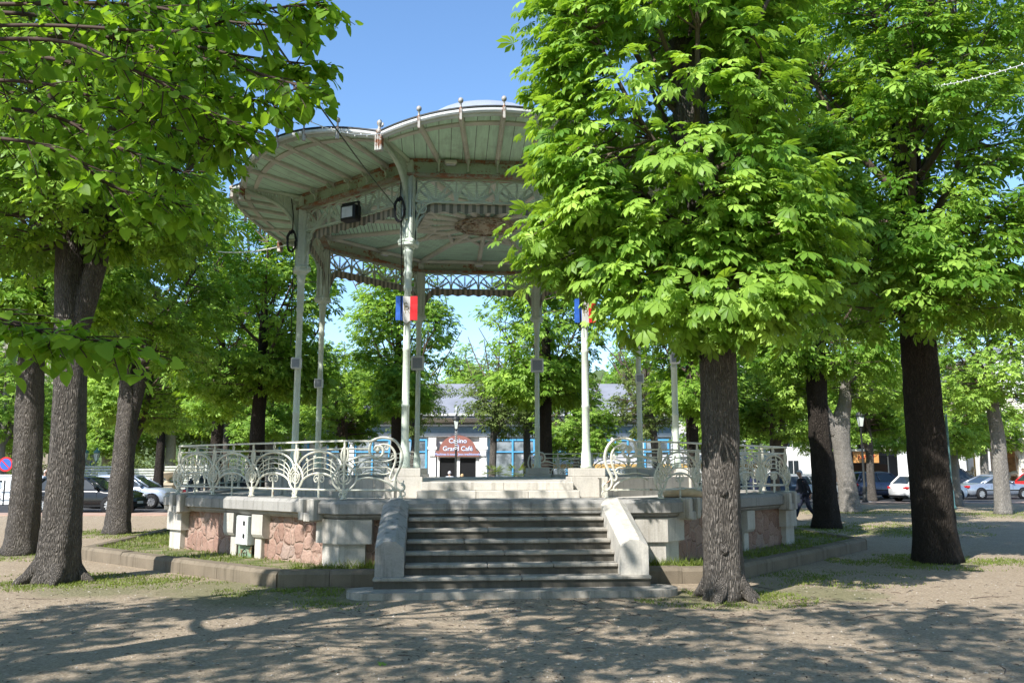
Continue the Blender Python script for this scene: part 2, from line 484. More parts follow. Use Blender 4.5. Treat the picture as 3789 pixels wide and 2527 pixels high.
# wooded hill far behind the casino
t = NT('wooded_hill'); v = t.coord(); nz = t.noise(v, .12, 6, .7)
t.bsdf(t.ramp(nz, [(.3, (.05, .085, .03)), (.7, (.17, .22, .10))]), .9, 0, .05, t.bump(nz, 1, 3)); 
rng = np.random.default_rng(5)
nx, ny = 260, 20
vs = []
for j in range(ny):
    for i in range(nx):
        x = -320+640*i/(nx-1); y = 190+160*j/(ny-1)+rng.normal()*2
        z = 26*math.sin(min(1, j/11)*PI/2)*(0.8+.25*math.sin(x*.011+1)+.1*math.sin(x*.04))+rng.normal()*2.2*(j > 0)
        vs.append((x, y, max(z, -.5)))
m = MB(); m.smooth = True
m.add(vs, [(j*nx+i, j*nx+i+1, (j+1)*nx+i+1, (j+1)*nx+i) for j in range(ny-1) for i in range(nx-1)])
tag(m.build('hill', t.mat), kind='structure')
# ------------------------------------------------------------------ bandstand
A = 4.3                      # apothem of the column octagon
T8 = math.tan(PI/8)
def rubble_mat():
    t = NT('pink_rubble_stone'); v = t.coord('Object')
    nzc = t.n('ShaderNodeTexNoise'); nzc.inputs['Scale'].default_value = 3.2; t.l(v, nzc.inputs['Vector'])
    mv = t.n('ShaderNodeVectorMath', operation='MULTIPLY_ADD'); t.l(nzc.outputs['Color'], mv.inputs[0]); mv.inputs[1].default_value = (.20, .20, .20); t.l(v, mv.inputs[2])
    mpz_ = t.n('ShaderNodeMapping'); mpz_.inputs['Scale'].default_value = (1, 1, .72); t.l(mv.outputs[0], mpz_.inputs['Vector']); mz = mpz_.outputs['Vector']
    e = t.n('ShaderNodeTexVoronoi', feature='DISTANCE_TO_EDGE'); e.inputs['Scale'].default_value = 4.4; e.inputs['Randomness'].default_value = .8; t.l(mz, e.inputs['Vector'])
    f = t.n('ShaderNodeTexVoronoi'); f.inputs['Scale'].default_value = 4.4; f.inputs['Randomness'].default_value = .8; t.l(mz, f.inputs['Vector'])
    wn = t.n('ShaderNodeTexWhiteNoise', noise_dimensions='3D'); t.l(f.outputs['Position'], wn.inputs['Vector'])
    c = t.ramp(wn.outputs['Value'], [(.1, (.235, .145, .11)), (.5, (.30, .195, .15)), (.85, (.385, .27, .215)), (1, (.30, .245, .21))])
    fine = t.noise(v, 30, 5, .7)
    c = t.mix(.35, c, t.ramp(fine, [(.3, (.17, .09, .07)), (.7, (.55, .36, .29))]))
    g = t.ramp(e.outputs['Distance'], [(.012, (1, 1, 1)), (.035, (0, 0, 0))])
    c = t.mix(t.math('MULTIPLY', g, .35), c, (.44, .36, .30))
    d = t.ramp(e.outputs['Distance'], [(.0, (.25, .25, .25)), (.035, (.3, .3, .3)), (.10, (.9, .9, .9)), (.3, (1, 1, 1))])
    h = t.math('ADD', d, t.math('MULTIPLY', fine, .45))
    t.bsdf(c, .9, 0, .15, t.bump(h, .8, .05))
    return t.mat
M['rubble'] = rubble_mat()
stripe = NT('striped_canvas'); tcx = stripe.n('ShaderNodeTexCoord'); sxx = stripe.n('ShaderNodeSeparateXYZ'); stripe.l(tcx.outputs['Object'], sxx.inputs[0])
qf = stripe.math('FRACT', stripe.math('ADD', stripe.math('DIVIDE', sxx.outputs[0], .155), 40.25))
msk = stripe.math('LESS_THAN', qf, .5)
wv = stripe.noise(stripe.coord(), 5, 4)
cc = stripe.mix(msk, (.42, .375, .31), (.115, .125, .10))
cc = stripe.mix(.3, cc, stripe.mix(wv, (.1, .09, .07), (.4, .36, .3)))
stripe.bsdf(cc, .9, 0, .1); M['stripe'] = stripe.mat

B = empty('bandstand', (BC[0], BC[1], 0), YAW)
tag(B, 'octagonal pale green iron bandstand with scalloped roof, front steps and pink stone base', 'bandstand')

def octo(ap, z):
    R = ap/math.cos(PI/8)
    return [(R*math.cos(PI/8+k*PI/4), R*math.sin(PI/8+k*PI/4), z) for k in range(8)]
def face_objs(name, me, faces=range(8), z=0.0, **kw):
    return [place(name, me, B, (0, 0, z), (0, 0, i*PI/4)) for i in faces]
def vert_objs(name, me, rad, z=0.0):
    out = []
    for k in range(8):
        a = -PI/2-PI/8+k*PI/4        # first one: front left
        out.append(place(name, me, B, (rad*math.cos(a), rad*math.sin(a), z), (0, 0, a)))   # local +x points outwards
    return out

# base walls: one stone wall per face (local frame of a face: outwards is -y)
AW = 6.50
def face_wall():
    m = MB(); hw = AW*T8
    # subdivided and slightly uneven rough-faced stone
    nu, nz_ = 56, 14; rg = random.Random(3)
    vs = []
    for j in range(nz_+1):
        for i in range(nu+1):
            u = -hw+2*hw*i/nu; z = .0+1.02*j/nz_
            edge = i in (0, nu)
            vs.append((u, -AW+(0 if edge else rg.uniform(-.018, .012)), z))
    m.smooth = True
    m.add(vs, [(j*(nu+1)+i, j*(nu+1)+i+1, (j+1)*(nu+1)+i+1, (j+1)*(nu+1)+i) for j in range(nz_) for i in range(nu)])
    return m.mesh('base_wall', M['rubble'])
wall_me = face_wall()
face_objs('base_wall', wall_me)
# corner pilasters in two tiers
def pil():
    m = MB()
    for ap, w, z0, z1 in ((AW+.10, .43, .0, .585), (AW+.16, .56, .585, .985)):
        c = 2*ap*T8/2
        # corner at origin pointing out along +x; two legs along faces, 22.5 deg each side
        R = ap/math.cos(PI/8)-AW/math.cos(PI/8)
        d1 = Vector((-math.sin(PI/8), math.cos(PI/8), 0)); d2 = Vector((-math.sin(PI/8), -math.cos(PI/8), 0))
        P = Vector((R, 0, 0)); a = P+d1*w; b = P+d2*w
        back = .35
        poly = [tuple(b)[:2], tuple(P)[:2], tuple(a)[:2], (a.x-back, a.y-.1), (b.x-back, b.y+.1)]
        m.prism(poly, z0, z1-.006)
    return m.mesh('pilaster', M['stone_clean'])
vert_objs('pilaster', pil(), AW/math.cos(PI/8))
# middle pilasters flanking a recess, with a swelling upper block
def midpil(sgn):
    m = MB()
    x0, x1 = (.30, .50) if sgn > 0 else (-.50, -.30)
    m.box(x0, x1, -AW-.09, -AW+.2, 0, .56, .012)
    prof = [(-AW+.2, .56), (-AW-.09, .56), (-AW-.13, .58), (-AW-.165, .63), (-AW-.17, .69), (-AW-.17, .985), (-AW+.2, .985)]
    a, b = (.30, .64) if sgn > 0 else (-.64, -.30)
    m.prism(prof, a, b, 'x')
    return m.mesh('pilaster', M['stone_clean'])
mp = [midpil(1), midpil(-1)]
for q in mp: face_objs('pilaster', q, [1, 2, 3, 5, 6, 7])
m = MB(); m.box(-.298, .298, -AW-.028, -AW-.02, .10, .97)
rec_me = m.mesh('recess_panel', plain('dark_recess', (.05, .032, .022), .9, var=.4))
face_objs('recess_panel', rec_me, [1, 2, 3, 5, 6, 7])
# coping ring with moulding under it
m = MB()
prof = [(6.30, .97), (6.60, .97), (6.66, 1.02), (6.66, 1.045), (6.75, 1.075), (6.75, 1.235), (6.69, 1.29), (6.05, 1.30), (6.05, .97)]
m.loft([octo(ap, z) for ap, z in prof], True, False)
m.build('coping', M['coping'], B)
m = MB()
m.box(-.21, -.085, -6.86, -6.60, .95, 1.31, .015); m.box(.085, .21, -6.86, -6.60, .95, 1.31, .015)
m.box(-.085, .085, -6.78, -6.60, 1.08, 1.29, .008); m.box(-.085, .085, -6.84, -6.60, .93, 1.08, .012)
kb = m.mesh('coping_bracket', M['stone'])
for i in (1, 2, 3, 5, 6, 7):
    for u in (-2.15, 2.15):
        R = Matrix.Rotation(i*PI/4, 4, 'Z')
        p = R @ Vector((u, 0, 0))
        place('coping_bracket', kb, B, tuple(p), (0, 0, i*PI/4))
m = MB(); m.loft([octo(6.1, .9), octo(6.1, 1.255)], True, True); m.build('terrace_floor', M['stone_clean'], B)

# stairs
RISE = .1535; TREAD = .27
for side in range(1):
    pass
def stair_parts(rot):
    def pl(name, mb, mat): return mb.build(name, mat, B, rot=(0, 0, rot))
    m = MB()
    pts = [(2.42*1.0*math.copysign(1, math.cos(a))*abs(math.cos(a))**.35 if False else 0, 0) for a in ()]
    # ground slab with rounded ends
    poly = []
    for k in range(13):
        a = -PI/2+PI*k/12; poly.append((2.1+.30*math.cos(a), -8.42+.34*math.sin(a)))
    for k in range(13):
        a = PI/2+PI*k/12; poly.append((-2.1+.30*math.cos(a), -8.42+.34*math.sin(a)))
    m.prism(poly, 0, .094); pl('base_slab', m, M['step'])
    for k in range(1, 8):
        z = .10+RISE*k; f = -6.75-TREAD*(7-k)
        m = MB()
        hw = 2.03 if k == 1 else (1.60 if k < 7 else 1.60)
        # riser block
        back = -6.3 if k > 1 else -7.6
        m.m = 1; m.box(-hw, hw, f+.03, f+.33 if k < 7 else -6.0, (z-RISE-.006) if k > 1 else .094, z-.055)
        m.m = 0
        # tread slabs with rounded nose, in separate stones
        xs = [-hw-.012, -.1+.25*math.sin(k*2.1), hw+.012] if k % 2 else [-hw-.0, -.55+.2*math.sin(k), .62, hw+.0]
        for a, b in zip(xs, xs[1:]):
            m.box(a+.0025, b-.0025, f-.012, f+.30 if k < 7 else -6.02, z-.055, z, .014)
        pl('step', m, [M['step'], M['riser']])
    # cheek walls
    for sx, nm in ((-1, 'stone'), (1, 'stone_clean')):
        m = MB()
        x0, x1 = (1.60, 2.02) if sx > 0 else (-2.02, -1.60)
        xm = (x0+x1)/2
        def ring(f, zs, zp):
            return [(x0, f, .0+.253), (x1, f, .253), (x1, f, zs), (x1-.13, f, zp), (x0+.13, f, zp), (x0, f, zs)]
        m.loft([ring(-8.30, .66, .76), ring(-8.18, .72, .82), ring(-6.70, 1.235, 1.325), ring(-6.5, 1.235, 1.325)])
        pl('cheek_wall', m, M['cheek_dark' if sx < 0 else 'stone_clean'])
stair_parts(0.0)
stair_parts(PI)

# inner stage: wall, floor, two stone steps front and back
m = MB()
m.loft([octo(4.72, 1.25), octo(4.72, 1.60), octo(4.69, 1.63), octo(4.45, 1.63), octo(4.45, 1.50)], True, False)
# cut away at front and rear by building only six sides
for i in (1, 2, 3, 5, 6, 7):
    c, s = math.cos(i*PI/4), math.sin(i*PI/4)
    def fp(u, n, z): return (u*c+n*s, u*s-n*c, z)
    m2 = MB()
    w = 4.72*T8; wi = 4.45*T8
    m2.add([fp(-w, 4.72, 1.25), fp(w, 4.72, 1.25), fp(w, 4.72, 1.63), fp(-w, 4.72, 1.63), fp(wi, 4.45, 1.63), fp(-wi, 4.45, 1.63), fp(wi, 4.45, 1.5), fp(-wi, 4.45, 1.5)],
           [(0, 1, 2, 3), (3, 2, 4, 5), (5, 4, 6, 7)])
    m2.build('stage_wall', M['stone'], B)
m = MB(); m.loft([octo(4.60, 1.26), octo(4.60, 1.555)], True, True); m.build('stage_floor', M['stone_clean'], B)
for rot in (0, PI):
    for f, z, hw in ((-5.12, 1.405, 1.52), (-4.80, 1.556, 1.45)):
        m = MB()
        xs = [-hw, -.42, .55, hw] if z < 1.5 else [-hw, .12, hw]
        for a, b in zip(xs, xs[1:]):
            m.box(a+.002, b-.002, f, -4.55, z-.155, z, .012)
        m.build('stage_step', M['stone_clean'], B, rot=(0, 0, rot))
# pedestals and columns
RV = A/math.cos(PI/8)
m = MB()
m.box(-.36, .36, -.36, .36, 1.256, 1.65, .01); m.box(-.32, .32, -.32, .32, 1.65, 1.815, .012)
ped_me = m.mesh('pedestal', M['stone_clean'])
for k in range(8):
    a = -PI/2-PI/8+k*PI/4
    near = round((a+PI/2)/(PI/4))*0
    face = [0, 0, 1, 2, 4, 4, 3, 2][k] if False else 0
    ang = {0: 0, 1: 0, 2: PI/8+PI/4*1.5, 3: 0, 4: 0, 5: 0, 6: 0, 7: PI/8}.get(k, 0)
    place('pedestal', ped_me, B, (RV*math.cos(a), RV*math.sin(a), 0), (0, 0, 0 if k in (0, 1, 4, 5) else a))
# column: lathe shaft + square pier + capital
def circ(r, z): return (r, z)
m = MB(); m.smooth = True
prof = [(.115, 1.815), (.115, 1.86), (.10, 1.88), (.098, 2.10), (.088, 2.13), (.083, 2.16), (.074, 2.35), (.074, 3.00), (.080, 3.01), (.080, 3.05), (.072, 3.06),
        (.070, 4.10), (.077, 4.11), (.077, 4.16), (.069, 4.17), (.068, 5.30), (.085, 5.33), (.085, 5.40), (.070, 5.43), (.078, 5.52), (.078, 5.60), (.092, 5.63), (.092, 5.68), (.076, 5.72),
        (.080, 5.90), (.092, 6.05), (.105, 6.10), (.105, 6.13), (.085, 6.15), (.12, 6.18), (.13, 6.21)]
m.lathe(prof, 18)
col_me = m.mesh('column', M['green_clean'])
m = MB()
m.box(-.165, .165, -.165, .165, 6.205, 6.30, .03); m.box(-.145, .145, -.145, .145, 6.30, 6.36, .02)
for sx in (-1, 1):
    for sy in (-1, 1):
        m.ball((sx*.12, sy*.12, 6.30), .065, 8, 5)
cap_me = m.mesh('capital', M['green_clean'])
m = MB()
m.box(-.10, .10, -.10, .10, 6.36, 8.0)
for a in range(4):
    m.mat = Matrix.Rotation(a*PI/2, 4, 'Z')
    m.box(.10, .125, -.13, -.075, 6.36, 7.68); m.box(.10, .125, .075, .13, 6.36, 7.68); m.box(.10, .118, -.03, .03, 6.40, 7.68)
    m.box(.075, .13, -.13, -.1, 6.36, 7.68)
m.mat = Matrix.Identity(4)
pier_me = m.mesh('pier', M['green_clean'])
cols = vert_objs('column', col_me, RV)
for c in cols:
    place('capital', cap_me, c); place('pier', pier_me, c)

# entablature: beam per face
hwA = A*T8
m = MB()
m.m = 0
w1 = (A+.06)*T8
m.prism([(-(A+.06)*T8, -(A+.06)), ((A+.06)*T8, -(A+.06)), ((A-.06)*T8, -(A-.06)), (-(A-.06)*T8, -(A-.06))], 7.72, 8.05)
m.m = 1
m.prism([(-(A+.17)*T8, -(A+.17)), ((A+.17)*T8, -(A+.17)), ((A-.17)*T8, -(A-.17)), (-(A-.17)*T8, -(A-.17))], 7.665, 7.72)
m.prism([(-(A+.10)*T8, -(A+.10)), ((A+.10)*T8, -(A+.10)), ((A+.061)*T8, -(A+.061)), (-(A+.061)*T8, -(A+.061))], 7.985, 8.045)
beam_me = m.mesh('beam', [M['beam'], M['flange']])
face_objs('beam', beam_me)

# eaves: scalloped soffit panel per face
LT, BULGE, ZT, ZM = 1.352, .66, 8.04, 8.32
def eave(s):
    """s in -1..1 along a face -> (u, n, z)"""
    R = RV+LT; hw = R*math.sin(PI/8); d = R*math.cos(PI/8)
    rad = (hw*hw+BULGE*BULGE)/(2*BULGE); half = math.asin(hw/rad)
    a = s*half
    n = d-(rad-BULGE)+rad*math.cos(a)-rad*0
    return rad*math.sin(a), n, ZT+(ZM-ZT)*(n-d)/BULGE
NS = 28
def soff(s, t):
    u0 = s*(A+.06)*T8; u1, n1, z1 = eave(s)
    n0 = A+.06; z0 = 8.045
    z = z0+(z1-z0)*t
    return (u0+(u1-u0)*t, -(n0+(n1-n0)*t), z)
m = MB()
NTt = 6
vs = [soff(-1+2*i/NS, j/NTt) for j in range(NTt+1) for i in range(NS+1)]
m.add(vs, [(j*(NS+1)+i, (j+1)*(NS+1)+i, (j+1)*(NS+1)+i+1, j*(NS+1)+i+1) for j in range(NTt) for i in range(NS)])
soffit_me = m.mesh('soffit', M['soffit'])
face_objs('soffit', soffit_me)
# ribs under the soffit
RS = [-.66, -.33, 0, .33, .66]
for q in RS:
    m = MB()
    rr = []
    for t_ in (0.0, .5, 1.0):
        p = Vector(soff(q, t_)); w = .05
        rr.append([(p.x-w, p.y, p.z-.001), (p.x-w, p.y, p.z-.055), (p.x-w*.4, p.y, p.z-.08), (p.x+w*.4, p.y, p.z-.08), (p.x+w, p.y, p.z-.055), (p.x+w, p.y, p.z-.001)])
    m.loft(rr); face_objs('soffit_rib', m.mesh('soffit_rib', M['rib']))
# curved trims
m = MB()
for tt, r in ((.80, .028),):
    rr = []
    for i in range(NS+1):
        p0 = Vector(soff(-1+2*i/NS, tt-.03)); p1 = Vector(soff(-1+2*i/NS, tt+.035)); dz = Vector((0, 0, .03))
        rr.append([tuple(p0+dz*.2), tuple(p0-dz), tuple(p1-dz), tuple(p1+dz*.2)])
    m.loft(rr)
m.tube([Vector(soff(-1+2*i/NS, .985))-Vector((0, 0, .03)) for i in range(NS+1)], .045, 5)
face_objs('eave_moulding', m.mesh('eave_moulding', M['rib']))
m = MB()
rr = []
for i in range(NS+1):
    u, n, z = eave(-1+2*i/NS)
    rr.append([(u, -n+.02, z-.03), (u, -n-.05, z-.025), (u, -n-.075, z+.005), (u, -n-.08, z+.045), (u, -n-.03, z+.06), (u, -n+.05, z+.06)])
m.loft(rr); face_objs('gutter', m.mesh('gutter', plain('pale_gutter', (.66, .67, .66), .4, var=.15, scale=4)))
m = MB(); rr = []
for i in range(NS+1):
    u, n, z = eave(-1+2*i/NS)
    rr.append([(u, -n-.085, z+.062), (u, -n-.085, z+.09), (u, -n+.06, z+.10), (u, -n+.06, z+.072)])
m.loft(rr); face_objs('roof_edge', m.mesh('roof_edge', M['dark_iron']))
# finials on the gutter
m = MB(); m.smooth = True
m.lathe([(.03, -.12), (.035, -.02), (.022, 0), (.018, .09), (.04, .10), (.05, .13), (.045, .17), (.02, .19), (.001, .20)], 8)
m.smooth = False; m.box(-.022, .022, -.03, .03, -.24, -.02)
fin_me = m.mesh('finial', rust_paint('finial_iron', (.5, .47, .42), amount=.5))
for i in range(8):
    for q in RS:
        u, n, z = eave(q)
        p = Matrix.Rotation(i*PI/4, 4, 'Z') @ Vector((u, -n-.07, z+.08))
        place('finial', fin_me, B, tuple(p), (0, 0, i*PI/4))
# scroll consoles at the rib feet
def spiral(cx, cz, r0, r1, a0, a1, n=14):
    return [(cx+(r0+(r1-r0)*k/n)*math.cos(a0+(a1-a0)*k/n), cz+(r0+(r1-r0)*k/n)*math.sin(a0+(a1-a0)*k/n)) for k in range(n+1)]
m = MB()
pp = spiral(-.14, 7.97, .025, .075, 0, 2.6*PI, 16)+[(-.05, 7.86), (-.04, 7.80), (-.06, 7.755)]
m.tube([(0, -(A+.06)+x-.02, z) for x, z in pp], .022, 5)
con_me = m.mesh('scroll_console', M['green'])
for i in range(8):
    for q in RS:
        u = q*(A+.06)*T8
        p = Matrix.Rotation(i*PI/4, 4, 'Z') @ Vector((u, 0, 0))
        place('scroll_console', con_me, B, tuple(p), (0, 0, i*PI/4))

# foliage openwork: leaf-edged ribbons in a plane
def ribbon(m, pts, w0, w1, th, mp_):
    """flat strip along 2d pts; mp_(u, z, depth) -> 3d"""
    n = len(pts); L = []; R = []
    for i, p in enumerate(pts):
        a = pts[max(i-1, 0)]; b = pts[min(i+1, n-1)]
        d = Vector((b[0]-a[0], b[1]-a[1])); d = d.normalized() if d.length > 1e-9 else Vector((1, 0))
        w = (w0+(w1-w0)*i/(n-1))/2
        L.append((p[0]-d.y*w, p[1]+d.x*w)); R.append((p[0]+d.y*w, p[1]-d.x*w))
    vs = [mp_(*q, -th/2) for q in L]+[mp_(*q, -th/2) for q in R]+[mp_(*q, th/2) for q in L]+[mp_(*q, th/2) for q in R]
    fs = []
    for i in range(n-1):
        fs += [(i, n+i, n+i+1, i+1), (2*n+i, 2*n+i+1, 3*n+i+1, 3*n+i), (i, i+1, 2*n+i+1, 2*n+i), (n+i, 3*n+i, 3*n+i+1, n+i+1)]
    m.add(vs, fs)
def frond(m, base, ang, ln, curl, mp_, rg, th=.016, w=.03):
    pts = []; a = ang; p = Vector(base); n = 9
    for i in range(n+1):
        pts.append((p.x, p.y)); a += curl/n
        p = p+Vector((math.cos(a), math.sin(a)))*(ln/n)
    ribbon(m, pts, w, .008, th, mp_)
    for i in range(2, n+1):      # spiky leaflets both sides
        q = Vector(pts[i]); d = Vector(pts[i])-Vector(pts[i-1]); aa = math.atan2(d.y, d.x)
        l = ln*.20*(1-.35*i/n)
        for s in (-1, 1):
            b = aa+s*.75
            e = q+Vector((math.cos(b), math.sin(b)))*l
            ribbon(m, [(q.x, q.y), tuple((q+e)/2+Vector((-math.sin(b), math.cos(b)))*s*-.012), tuple(e)], .026, .003, th*.8, mp_)
m = MB(); rg = random.Random(8)
mpf = lambda u, z, d: (u, -A+d, z)
zb, zt_ = 7.17, 7.64
hw_ = hwA-.12
m.box(-hw_, hw_, -A-.02, -A+.02, zb-.02, zb+.02); m.box(-hw_, hw_, -A-.02, -A+.02, zt_-.005, zt_+.026)
nm = 4; wm = 2*hw_/nm
for k in range(nm+1):
    u = -hw_+k*wm
    if 0 < k < nm: m.box(u-.018, u+.018, -A-.015, -A+.015, zb, zt_)
for k in range(nm):
    uc = -hw_+(k+.5)*wm
    arc_ = [(uc+wm*.48*math.cos(PI*i/14), zb+.02+.43*math.sin(PI*i/14)) for i in range(15)]
    ribbon(m, arc_, .035, .035, .02, mpf)
    ribbon(m, [(uc-wm*.5+wm*.32*math.cos(PI/2*i/8), zb+.02+.42*math.sin(PI/2*i/8)) for i in range(9)], .025, .025, .018, mpf)
    ribbon(m, [(uc+wm*.5-wm*.32*math.cos(PI/2*i/8), zb+.02+.42*math.sin(PI/2*i/8)) for i in range(9)], .025, .025, .018, mpf)
    for j, (a_, l_, c_) in enumerate(((90, .36, 0), (62, .40, -.35), (118, .40, .35), (36, .40, -.2), (144, .40, .2), (16, .36, .5), (164, .36, -.5))):
        frond(m, (uc, zb+.02), math.radians(a_), l_, c_, mpf, rg)
lat_me = m.mesh('lattice', M['green'])
face_objs('lattice', lat_me)
# arched spandrels at both ends of each face
def spandrel(sg):
    m = MB()
    e = hwA-.10
    curve = [(sg*(e-.36*(1-math.cos(a_))), 6.42+.73*math.sin(a_)) for a_ in [PI/2*i/12 for i in range(13)]]
    m.tube([(u, -A, z) for u, z in curve], .024, 6)
    ring_ = [(sg*(e-.14)+.105*math.cos(2*PI*i/16), 7.03+.105*math.sin(2*PI*i/16)) for i in range(17)]
    ribbon(m, ring_, .025, .025, .022, mpf)
    for a_ in (60, 90, 125): frond(m, (sg*(e-.14), 6.93), math.radians(a_ if sg > 0 else 180-a_), .17, 0, mpf, rg, w=.02)
    frond(m, (sg*(e-.02), 6.55), math.radians(100 if sg > 0 else 80), .36, .5*sg, mpf, rg, w=.02)
    return m.mesh('spandrel', M['green'])
for sg in (-1, 1): face_objs('spandrel', spandrel(sg))
# striped canvas valance
def valance():
    m = MB(); n = 66
    top = []; bot = []
    for i in range(n+1):
        u = -hwA+.12+(2*hwA-.24)*i/n
        e = hwA-.10; d = e-abs(u)
        zt = 7.15 if d > .36 else 6.42+.73*math.sin(math.acos(max(-1, min(1, 1-d/.36))))
        zt = max(zt, 6.75)
        y = -A+.06+.012*math.sin(i*1.3)
        top.append((u, y, zt)); 
        h = .185+.022*math.cos(2*PI*u/.31)
        bot.append((u*(1.0 if d > .36 else .985), y+.012*math.sin(i*.9), zt-h))
    m.add(top+bot, [(i, n+1+i, n+2+i, i+1) for i in range(n)])
    return m.mesh('valance', M['stripe'])
face_objs('valance', valance())
# radial corner brackets
m = MB()
mpr = lambda r, z, d: (r, d, z)
low = spline([(.13, 6.75), (.15, 7.10), (.26, 7.42), (.52, 7.70), (.88, 7.86), (1.16, 7.92), (1.30, 7.98)], 4)
m.tube([(r, 0, z) for r, z in low], .045, 6)
up_ = [(.08, 7.99), (.5, 8.02), (1.0, 8.03), (1.34, 8.05)]
m.tube([(r, 0, z) for r, z in up_], .055, 6)
for i in range(3, len(low)-2):
    for dd in (-.45, .25): frond(m, low[i], math.radians(95-i*1.2)+dd, min(.42, max(.08, 8.0-low[i][1])), .3-dd, mpr, rg, .04, .045)
ribbon(m, spiral(1.17, 7.98, .02, .10, 0, 3*PI, 18), .03, .03, .05, mpr)
brk = vert_objs('corner_bracket', m.mesh('corner_bracket', M['green']), RV)
m = MB()
for k in range(3): m.box(1.33+k*.0, 1.45, -.075+k*.05, -.03+k*.05, 7.72, 8.04, .015)
m.smooth = True; m.lathe([(.05, 8.04), (.065, 8.12), (.03, 8.16), (.025, 8.22), (.05, 8.25), (.05, 8.30), (.001, 8.33)], 8, 1.40, 0)
m.smooth = False
ribbon(m, spiral(1.36, 8.30, .015, .10, PI*.9, -1.1*PI, 14), .03, .025, .04, mpr)
for c in brk: place('eave_ornament', m.mesh('eave_ornament', rust_paint('ornament_iron', (.55, .53, .48), amount=.53)), c)
# ceiling: boarded sectors and ribs
m = MB()
ai = A-.06
m.add([(0, 0, 8.03), (-ai*T8, -ai, 8.03), (ai*T8, -ai, 8.03)], [(0, 2, 1)])
face_objs('ceiling', m.mesh('ceiling', M['ceiling']))
def cbeam(m, p, q, w=.075, d=.09):
    p = Vector(p); q = Vector(q); t_ = (q-p).normalized(); s = Vector((-t_.y, t_.x, 0))
    rr = []
    for c in (p, q):
        rr.append([tuple(c+s*a_+Vector((0, 0, b_))) for a_, b_ in ((-w, 0), (-w, -d*.5), (-w*.55, -d), (w*.55, -d), (w, -d*.5), (w, 0))])
    m.loft(rr)
zc = 8.028
m = MB()
Rv = ai/math.cos(PI/8)
cbeam(m, (Rv*math.sin(PI/8), -ai, zc), (.45*math.sin(PI/8), -.45*math.cos(PI/8), zc))
ceil_r = face_objs('ceiling_rib', m.mesh('ceiling_rib', M['rib']))
m = MB(); cbeam(m, (0, -ai, zc-.004), (0, -.5, zc-.004), .065, .08)
face_objs('ceiling_rib', m.mesh('ceiling_rib', M['rib']))
for sg in (-1, 1):
    m = MB(); cbeam(m, (0, -1.35, zc-.008), (sg*2.15*math.sin(PI/8), -2.15*math.cos(PI/8), zc-.008), .055, .07)
    face_objs('ceiling_rib', m.mesh('ceiling_rib', M['rib']))
    m = MB(); cbeam(m, (0, -2.25, zc-.012), (sg*1.35*math.sin(PI/8), -1.35*math.cos(PI/8), zc-.012), .045, .06)
    face_objs('ceiling_rib', m.mesh('ceiling_rib', M['rib']))
m = MB()
cbeam(m, (-ai*T8+.1, -ai+.08, zc-.008), (ai*T8-.1, -ai+.08, zc-.008), .06, .08)
face_objs('ceiling_rib', m.mesh('ceiling_rib', M['rib']))
# rosette
m = MB(); m.smooth = False
rgz = random.Random(4)
mpz = lambda x, y, d: (x, y, 7.90+d)
for k in range(16):
    a_ = 2*PI*k/16
    for c_ in (1.2, -1.2): frond(m, (.26*math.cos(a_), .26*math.sin(a_)), a_, .42, c_, mpz, rgz, .03, .055)
    ribbon(m, spiral(.72*math.cos(a_), .72*math.sin(a_), .02, .085, a_, a_+2.6*PI, 12), .03, .035, .04, mpz)
for r_ in (.30, .60, .78): ribbon(m, [(r_*math.cos(2*PI*i/40), r_*math.sin(2*PI*i/40)) for i in range(41)], .05, .05, .04, mpz)
m.smooth = True; m.lathe([(.001, 7.70), (.04, 7.72), (.09, 7.80), (.24, 7.85), (.30, 7.93), (.30, 8.0)], 20)
m.build('rosette', M['rosette'], B)
# roof and lantern
m = MB(); m.smooth = False
ring0 = []; 
for i in range(8):
    for k in range(10):
        u, n, z = eave(-1+2*k/10)
        p = Matrix.Rotation(i*PI/4, 4, 'Z') @ Vector((u, -n-.02, z+.085)); ring0.append(tuple(p))
ring0 = ring0
def inner(r, z): return [(r*p[0]/math.hypot(p[0], p[1]), r*p[1]/math.hypot(p[0], p[1]), z) for p in ring0]
m.loft([ring0, inner(4.6, 8.72), inner(3.2, 9.15), inner(1.75, 9.75)], True, False)
m.build('roof', M['zinc'], B)
m = MB(); m.smooth = True
m.lathe([(1.70, 9.6), (1.70, 10.2), (1.95, 10.24), (1.95, 10.30), (1.75, 10.46), (1.45, 10.68), (1.1, 10.77), (.5, 10.80), (.3, 10.81), (.3, 10.88), (.001, 10.9)], 32)
m.build('roof_lantern', M['zinc'], B)

# ---- wrought railing (metres; u along the face, z above the coping)
AR = 6.50; HWR = AR*T8
def rl(m, pts, r, mp_, n=5): r = r*1.14; m.tube([mp_(u, z, 0) for u, z in pts], r, n)
def clef_mesh():
    m = MB(); mp_ = lambda u, z, d: (u, d, z)
    rl(m, [(0, 0), (0, .97)], .019, mp_, 6)
    m.lathe([(.06, 0), (.06, .02), (.035, .035), (.035, .06), (.022, .075)], 8)
    rl(m, spline([(0, .10), (-.06, .14), (-.17, .25), (-.19, .38), (-.11, .50), (.02, .62), (.055, .72), (.05, .82), (.035, .86)], 5), .017, mp_)
    rl(m, spline([(0, .10), (.07, .14), (.19, .27), (.205, .40), (.12, .52), (-.02, .63), (-.05, .74), (-.02, .84), (.0, .86)], 5), .017, mp_)
    rl(m, spiral(0, .35, .015, .145, 0, 5.2*PI, 44), .0115, mp_)
    rl(m, spline([(.07, .18), (.03, .06), (-.04, .03), (-.07, .075), (-.045, .11), (-.02, .09)], 4), .016, mp_)
    return m.mesh('clef_ornament', M['white_iron'])
clef_me = clef_mesh()
